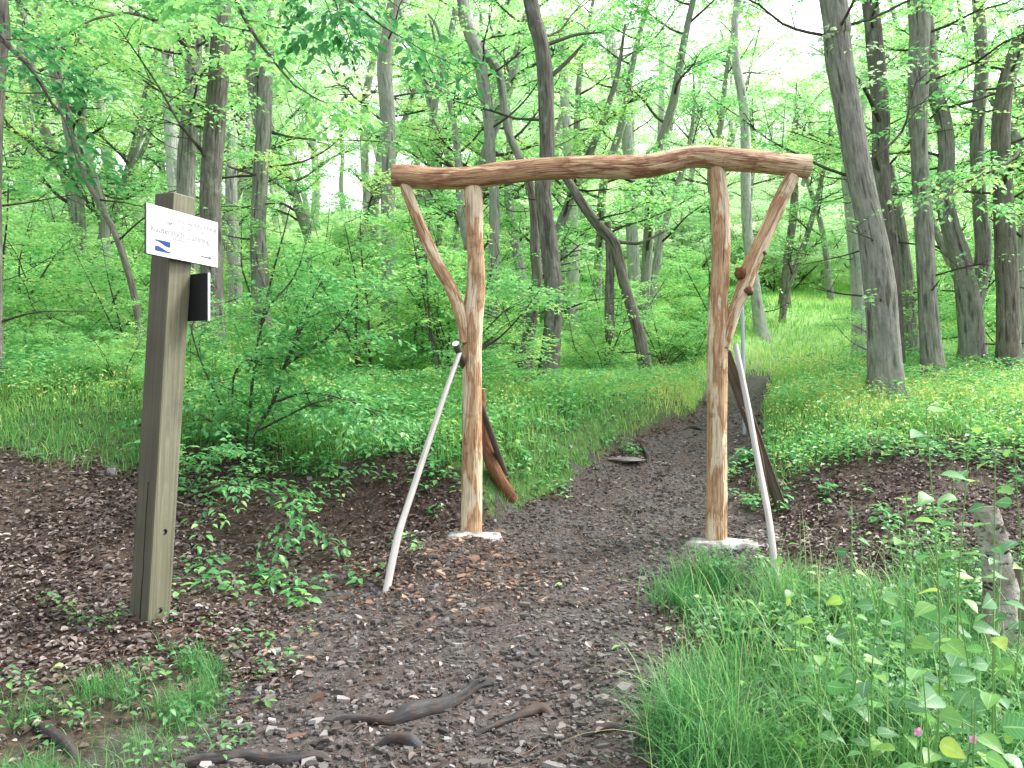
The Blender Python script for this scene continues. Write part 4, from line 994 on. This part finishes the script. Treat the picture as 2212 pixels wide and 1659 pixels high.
# ------------------------------------------------------------------ traced shrub left of the gateway
g = np.random.default_rng(55)
def traced_shrub(name, stems, Y, label, leafm, base, ls=.05, spray_len=.26, n_per=9, g=g, hi=True, nl=11, rv0=.5, droop=.22):
    root_o = empty(name, base); tag(root_o, label, 'shrub')
    bs = MB(); b = MB(); SO = []; SD = []; SL = []; SR = []
    for pts, d0, d1, yy, leafy in stems:
        pp = [P(x, y, Y + dy) for (x, y), dy in zip(pts, np.linspace(yy[0], yy[1], len(pts)))]
        rr = np.linspace(d0, d1, len(pp)) * S / 2 / F * Y; tube(bs, pp, rr, 8, .05, .08, 5, int(g.integers(50)))
        q, _ = catmull(pp, rr, .05); m = len(q)
        for k in range(int(leafy * n_per)):
            i = int(m * (.2 + .8 * g.random())); i = min(i, m - 2); dl = unit(q[i + 1] - q[i]); sd = unit(np.cross(dl, U3) + g.normal(0, .3, 3))
            if g.random() < .5: sd = -sd
            l = g.uniform(.25, .6); dd = unit(dl * .5 + sd * .9 + g.normal(0, .2, 3)); e = q[i] + dd * l
            tube(b, [q[i], e], [.004, .0015], 3, .2, mi=0, cap=False)
            for w_ in range(4):
                t = (w_ + .7) / 4; s2 = unit(np.cross(dd, U3)) * (1 if w_ % 2 else -1)
                SO.append(q[i] + dd * l * t); SD.append(unit(dd * .7 + s2 * .7 + g.normal(0, .12, 3)) if w_ < 3 else dd); SL.append(spray_len * g.uniform(.6, 1.2)); SR.append(rv0 + g.normal(0, .12))
    sprays(b, SO, SD, np.array(SL), nl, ls, np.array(SR), g, 1, hi, droop, .22)
    at(bs, base); at(b, base); bs.build('stem', M['twig'], root_o); b.build('foliage', [M['twig'], M[leafm]], root_o, smooth_=False)
SB = G(540, 985)
traced_shrub('hazel_shrub', [
    ([(536, 990), (544, 945), (591, 865), (617, 788), (642, 733), (661, 690)], 11, 5, (0, .1), 1.6),
    ([(617, 788), (660, 760), (700, 735), (734, 700), (760, 660)], 7, 3, (0, -.2), 1.6),
    ([(617, 785), (640, 720), (665, 660), (700, 600)], 6, 3, (0, .4), 1.6),
    ([(528, 990), (540, 880), (552, 770), (562, 719), (584, 660), (628, 609), (655, 555)], 7, 3, (.2, .5), 1.6),
    ([(500, 960), (502, 860), (508, 806), (537, 777), (610, 774)], 6, 3, (.1, -.1), 1.3),
    ([(595, 868), (653, 850), (708, 854), (781, 876), (830, 910)], 6, 2, (0, -.5), 1.5),
    ([(558, 930), (613, 902), (672, 874), (720, 860)], 5, 2, (0, -.3), 1.0),
    ([(536, 985), (480, 930), (440, 900), (410, 880)], 6, 3, (0, -.3), 1.4),
    ([(530, 985), (470, 860), (430, 770), (410, 700)], 6, 3, (.2, .2), 1.6)],
    6.55, 'spreading many stemmed hazel shrub between signpost and gateway', 'leaf_low', SB, ls=.058, n_per=11)
SB2 = G(430, 1060)
traced_shrub('low_leafy_branch', [
    ([(400, 1075), (470, 1050), (540, 1052), (600, 1075), (655, 1110)], 5, 2, (0, -.3), 2.0),
    ([(400, 1075), (440, 1010), (470, 960)], 4, 2, (0, 0), 1.2)],
    5.5, 'low arching leafy branch close to the ground right of the signpost', 'leaf_low', SB2, ls=.055, n_per=7, spray_len=.2, nl=9)

# overhanging leaves at the top left, hanging from boughs rooted at the traced trees
def bough(pts, Ys, label, seed, leafm, ls=.075, n_side=10):
    g = np.random.default_rng(seed); pp = [P(x, y, Y) for (x, y), Y in zip(pts, Ys)]; b = MB(); org = pp[0].copy()
    bs = MB(); tube(bs, pp, np.linspace(.03, .006, len(pp)), 7, .08, .06, 3, seed)
    q, _ = catmull(pp, np.ones(len(pp)), .06); m = len(q); st = []; di = []; le = []
    for k in range(n_side):
        i = min(int(m * (.25 + .75 * (k + g.random()) / n_side)), m - 2); dl = unit(q[i + 1] - q[i]); sd = unit(np.cross(dl, U3)) * (1 if k % 2 else -1)
        st.append(q[i]); di.append(unit(dl * .7 + sd * .8 + g.normal(0, .25, 3))); le.append(g.uniform(.4, .9))
    branching(b, g, st, di, le, [.007] * n_side, sub=4, sub_len=.5, nspray=4, spray_len=.25, nl=7, ls=ls, lift=-.1, sides=4, rv0=.45, rvs=.12, hi=True, t0=.2, droop=.4, flat=.4)
    o = empty('overhanging_bough', org); tag(o, label, 'branch'); at(bs, org); at(b, org)
    bs.build('stem', M['twig'], o); b.build('foliage', [M['twig'], M[leafm]], o, smooth_=False)
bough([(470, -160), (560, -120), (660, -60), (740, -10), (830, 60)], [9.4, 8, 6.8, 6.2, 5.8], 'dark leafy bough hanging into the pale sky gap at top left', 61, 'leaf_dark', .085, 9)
bough([(470, -60), (500, -20), (540, 60), (590, 130), (640, 190)], [9.4, 8.2, 7.4, 7, 6.8], 'bright green maple leaved bough left of the pale sky gap', 62, 'leaf', .09, 9)
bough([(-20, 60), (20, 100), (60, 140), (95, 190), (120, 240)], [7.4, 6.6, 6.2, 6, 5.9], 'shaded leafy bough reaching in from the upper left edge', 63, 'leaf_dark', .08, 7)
bough([(418, 120), (360, 60), (290, 30), (210, 40), (150, 70)], [10.3, 9, 8.2, 7.8, 7.6], 'bright leafy bough stretching left from above the signpost', 64, 'leaf', .085, 10)
bough([(2166, 400), (2200, 330), (2180, 350), (2120, 380), (2060, 400)], [10.6, 9.8, 9.2, 8.9, 8.7], 'leafy bough crossing in front of the right hand trunks', 65, 'leaf', .075, 7)
bough([(1900, 260), (1860, 180), (1800, 130), (1750, 100)], [10.4, 9.8, 9.4, 9.2], 'thin leafy bough left of the biggest oak trunk near the sky', 66, 'leaf_far', .07, 4)

# ------------------------------------------------------------------ foreground weeds
def weed(px, top, Y, base_dx, n, ls, label, seed, lean=0.0, thin=.0034):
    g = np.random.default_rng(seed); tp = P(px, top, Y); bx_ = tp[0] + base_dx; base = np.array([bx_, Y + .05, float(H(bx_, Y + .05)) - .01])
    mid = (tp + base) / 2 + np.array([g.normal(0, .035), g.normal(0, .03), 0])
    o = empty('tall_weed', base); tag(o, label, 'weed'); bs = MB(); tube(bs, [base, mid, tp], [thin, thin * .8, thin * .4], 7, .05); at(bs, base); bs.build('stem', M['weedstem'], o)
    q, _ = catmull([base, mid, tp], [1, 1, 1], .01); m = len(q); b = MB(); Pp = []; D = []; N = []; L = []
    n = int(n * 1.7)
    for k in range(n):
        t = .12 + .88 * (k + g.uniform(0, .5)) / n; i = min(int(t * m), m - 1); a = k * 2.4 + g.normal(0, .5)
        d = np.array([math.cos(a), math.sin(a) * .8, g.uniform(-.1, .5)]); s_ = q[i]; pe = s_ + unit(d) * ls * .35
        tube(b, [s_, pe], [.0014, .001], 4, 1, mi=1, cap=False)
        Pp.append(pe); D.append(d + np.array([0, 0, -.25])); N.append(np.array([0, 0, 1.]) + g.normal(0, .5, 3)); L.append(ls * 1.15 * g.uniform(.7, 1.2) * (1.1 - .5 * t))
    L = np.array(L); leaves_hi(b, np.array(Pp), np.array(D), np.array(N), L, L * .74, np.clip(g.normal(.5, .25, n), 0, 1), 0, prof=((0, .3), (.07, .72), (.2, .98), (.36, 1), (.52, .84), (.68, .6), (.84, .32), (.94, .12), (1, .02)), fold=.12, droop=.22)
    at(b, base); b.build('leaves', [M['weed'], M['weedstem']], o)
M['weedstem'] = plain('green_stem', (.16, .34, .09), .5)
for k, (px, top, Y, dx, n, ls, lab) in enumerate([
    (2000, 870, 2.25, .03, 13, .085, 'tallest weed with broad leaves rising past the big oak base'),
    (2098, 900, 2.5, .03, 12, .075, 'second tall weed with yellowish leaves near the mossy stump'),
    (1958, 1060, 2.6, .01, 9, .08, 'weed topped by yellow green leaves left of the tallest weed'),
    (1703, 1190, 3.3, .02, 6, .075, 'weed with a drooping leaf at the foot of the right pole'),
    (1728, 1120, 3.5, .02, 7, .06, 'slender weed just right of the right pole foot'),
    (1822, 1240, 3.0, 0, 7, .07, 'weed with pale grey green leaves amid the foreground grass'),
    (1772, 1330, 2.8, -.02, 6, .075, 'short broad leaved weed growing out of the thick grass'),
    (1905, 1260, 2.7, .02, 7, .07, 'bushy weed between the grass and the tallest weed'),
    (2060, 1230, 2.35, .0, 8, .08, 'weed with large heart shaped leaves at lower right'),
    (2160, 1180, 2.5, .04, 8, .08, 'weed in front of the broken stump at the right edge'),
    (1990, 1400, 2.1, .0, 5, .085, 'low weed with one big pale leaf near the pink flowers'),
    (2110, 1450, 2.05, .02, 5, .085, 'low weed with large green leaf in the lower right corner'),
    (1870, 1430, 2.3, 0, 5, .07, 'small weed at the lower right beside the pink flowers'),
    (2150, 985, 2.3, .02, 12, .08, 'tall weed just left of the photo right edge with drooping leaves'),
    (2062, 1010, 2.75, .02, 10, .075, 'medium tall weed standing between the two tallest weeds'),
    (1840, 1080, 3.3, .02, 8, .06, 'thin weed in front of the leaf litter below the biggest oak'),
    (2190, 950, 3.2, .02, 9, .07, 'tall thin weed cut by the right edge of the photo')]):
    weed(px, top, Y, dx, n, ls, lab, 500 + k)
def flower(px, py, Y, label, seed):
    g = np.random.default_rng(seed); c = P(px, py, Y); base = np.array([c[0] + .01, Y + .02, float(H(c[0], Y))]); o = empty('pink_flower', base); tag(o, label, 'flower')
    bs = MB(); tube(bs, [base, c], [.0018, .001], 5, .1); at(bs, base); bs.build('stem', M['weedstem'], o)
    a = np.arange(5) / 5 * 2 * np.pi; D = np.stack([np.cos(a), np.full(5, -.25), np.sin(a)], -1); b = MB()
    leaves_hi(b, np.repeat(c[None], 5, 0), D, np.tile([0, -1., .2], (5, 1)), np.full(5, .013), np.full(5, .010), g.uniform(0, 1, 5), prof=((0, .2), (.4, .8), (.8, 1), (1, .5)), droop=.1); at(b, base); b.build('petals', M['pink'], o)
flower(1982, 1580, 2.15, 'small pink flower beneath the tallest weed', 1); flower(2101, 1596, 2.15, 'small pink flower nearest the lower right corner', 2); flower(2022, 1520, 2.4, 'small pink flower highest of the three in the grass', 3)

def birch():
    t = NT('mottled_birch_bark'); v = t.attr('tc').outputs['Vector']
    n = t.noise(v, 1, 5, .65, (9, 9, 26)); n2 = t.noise(v, 7, 4); n3 = t.noise(v, 30, 4)
    c = t.ramp(n2, [(.3, (.14, .12, .10)), (.5, (.34, .32, .28)), (.7, (.52, .50, .46))])
    c = t.mix(t.ramp(n, [(.55, (0, 0, 0)), (.62, (1, 1, 1))]), c, (.035, .028, .022))
    c = t.mix(t.math('MULTIPLY', t.ramp(n3, [(.5, (0, 0, 0)), (.7, (1, 1, 1))]), .5), c, (.12, .17, .07))
    return t.done(t.principled(c, .8, t.math('ADD', n2, n3), .8, .02, .2))
M['birch'] = birch()
# stump at the right
sp = [P(2128, 1098, 4.0), P(2140, 1150, 4.0), P(2150, 1210, 4.0), P(2160, 1290, 4.0), P(2172, 1370, 4.0)]
sp[-1][2] = float(H(sp[-1][0], 4.0)) - .05
st = empty('broken_stump', sp[-1]); tag(st, 'pale broken birch stump leaning among weeds at the right edge', 'stump')
b = MB(); tube(b, sp, np.array([24, 27, 28, 32, 40]) * S / F * 4.0, 18, .03, .26, 5, 3, capmi=1); at(b, sp[-1]); b.build('trunk', [M['birch'], M['darkwood']], st)
b = MB(); q = [P(2196, 1215, 4.15), P(2192, 1290, 4.15), P(2185, 1370, 4.1)]; q[-1][2] = float(H(q[-1][0], 4.1)) - .05
tube(b, q, np.array([10, 20, 30]) * S / F * 4.1, 14, .04, .25, 5, 9); at(b, sp[-1]); b.build('rotten_side', M['darkwood'], st)

# ------------------------------------------------------------------ camera, light, world
cam = bpy.data.cameras.new('camera'); co = bpy.data.objects.new('camera', cam); col.objects.link(co)
co.location = (0, 0, CZ); co.rotation_euler = (math.pi / 2, 0, 0); cam.sensor_width = 36; cam.lens = 36 * F / 1024; cam.clip_end = 600; cam.clip_start = .05
sc.camera = co
SE, SR_ = math.radians(50), math.radians(72)   # elevation; azimuth clockwise from +Y (north)
sun = bpy.data.lights.new('sun', 'SUN'); so = bpy.data.objects.new('sun', sun); col.objects.link(so)
sun.energy = 3.6; sun.angle = math.radians(14); sun.color = (1, .97, .90)
dv = Vector((math.sin(SR_) * math.cos(SE), math.cos(SR_) * math.cos(SE), math.sin(SE)))
so.rotation_euler = dv.to_track_quat('Z', 'Y').to_euler()
w_ = bpy.data.worlds.new('World'); sc.world = w_; w_.use_nodes = True; nt = w_.node_tree; nt.nodes.clear()
sky = nt.nodes.new('ShaderNodeTexSky'); sky.sky_type = 'NISHITA'; sky.sun_disc = False; sky.sun_elevation = SE; sky.sun_rotation = SR_; sky.air_density = 1.0; sky.dust_density = 3.5
hs = nt.nodes.new('ShaderNodeHueSaturation'); hs.inputs['Saturation'].default_value = .22; hs.inputs['Value'].default_value = 3.5
bg = nt.nodes.new('ShaderNodeBackground'); bg.inputs['Strength'].default_value = .15; wo = nt.nodes.new('ShaderNodeOutputWorld')
nt.links.new(sky.outputs[0], hs.inputs['Color']); nt.links.new(hs.outputs[0], bg.inputs[0]); nt.links.new(bg.outputs[0], wo.inputs[0])
sc.view_settings.view_transform = 'Standard'; sc.view_settings.look = 'None'; sc.view_settings.exposure = 0; sc.view_settings.gamma = 1
cy = sc.cycles
cy.max_bounces = 7; cy.diffuse_bounces = 4; cy.glossy_bounces = 2; cy.transmission_bounces = 4; cy.transparent_max_bounces = 4
cy.use_denoising = True; cy.use_adaptive_sampling = True; cy.adaptive_threshold = .02; cy.sample_clamp_indirect = 6
try: cy.denoiser = 'OPENIMAGEDENOISE'
except Exception: pass
sc.render.film_transparent = False
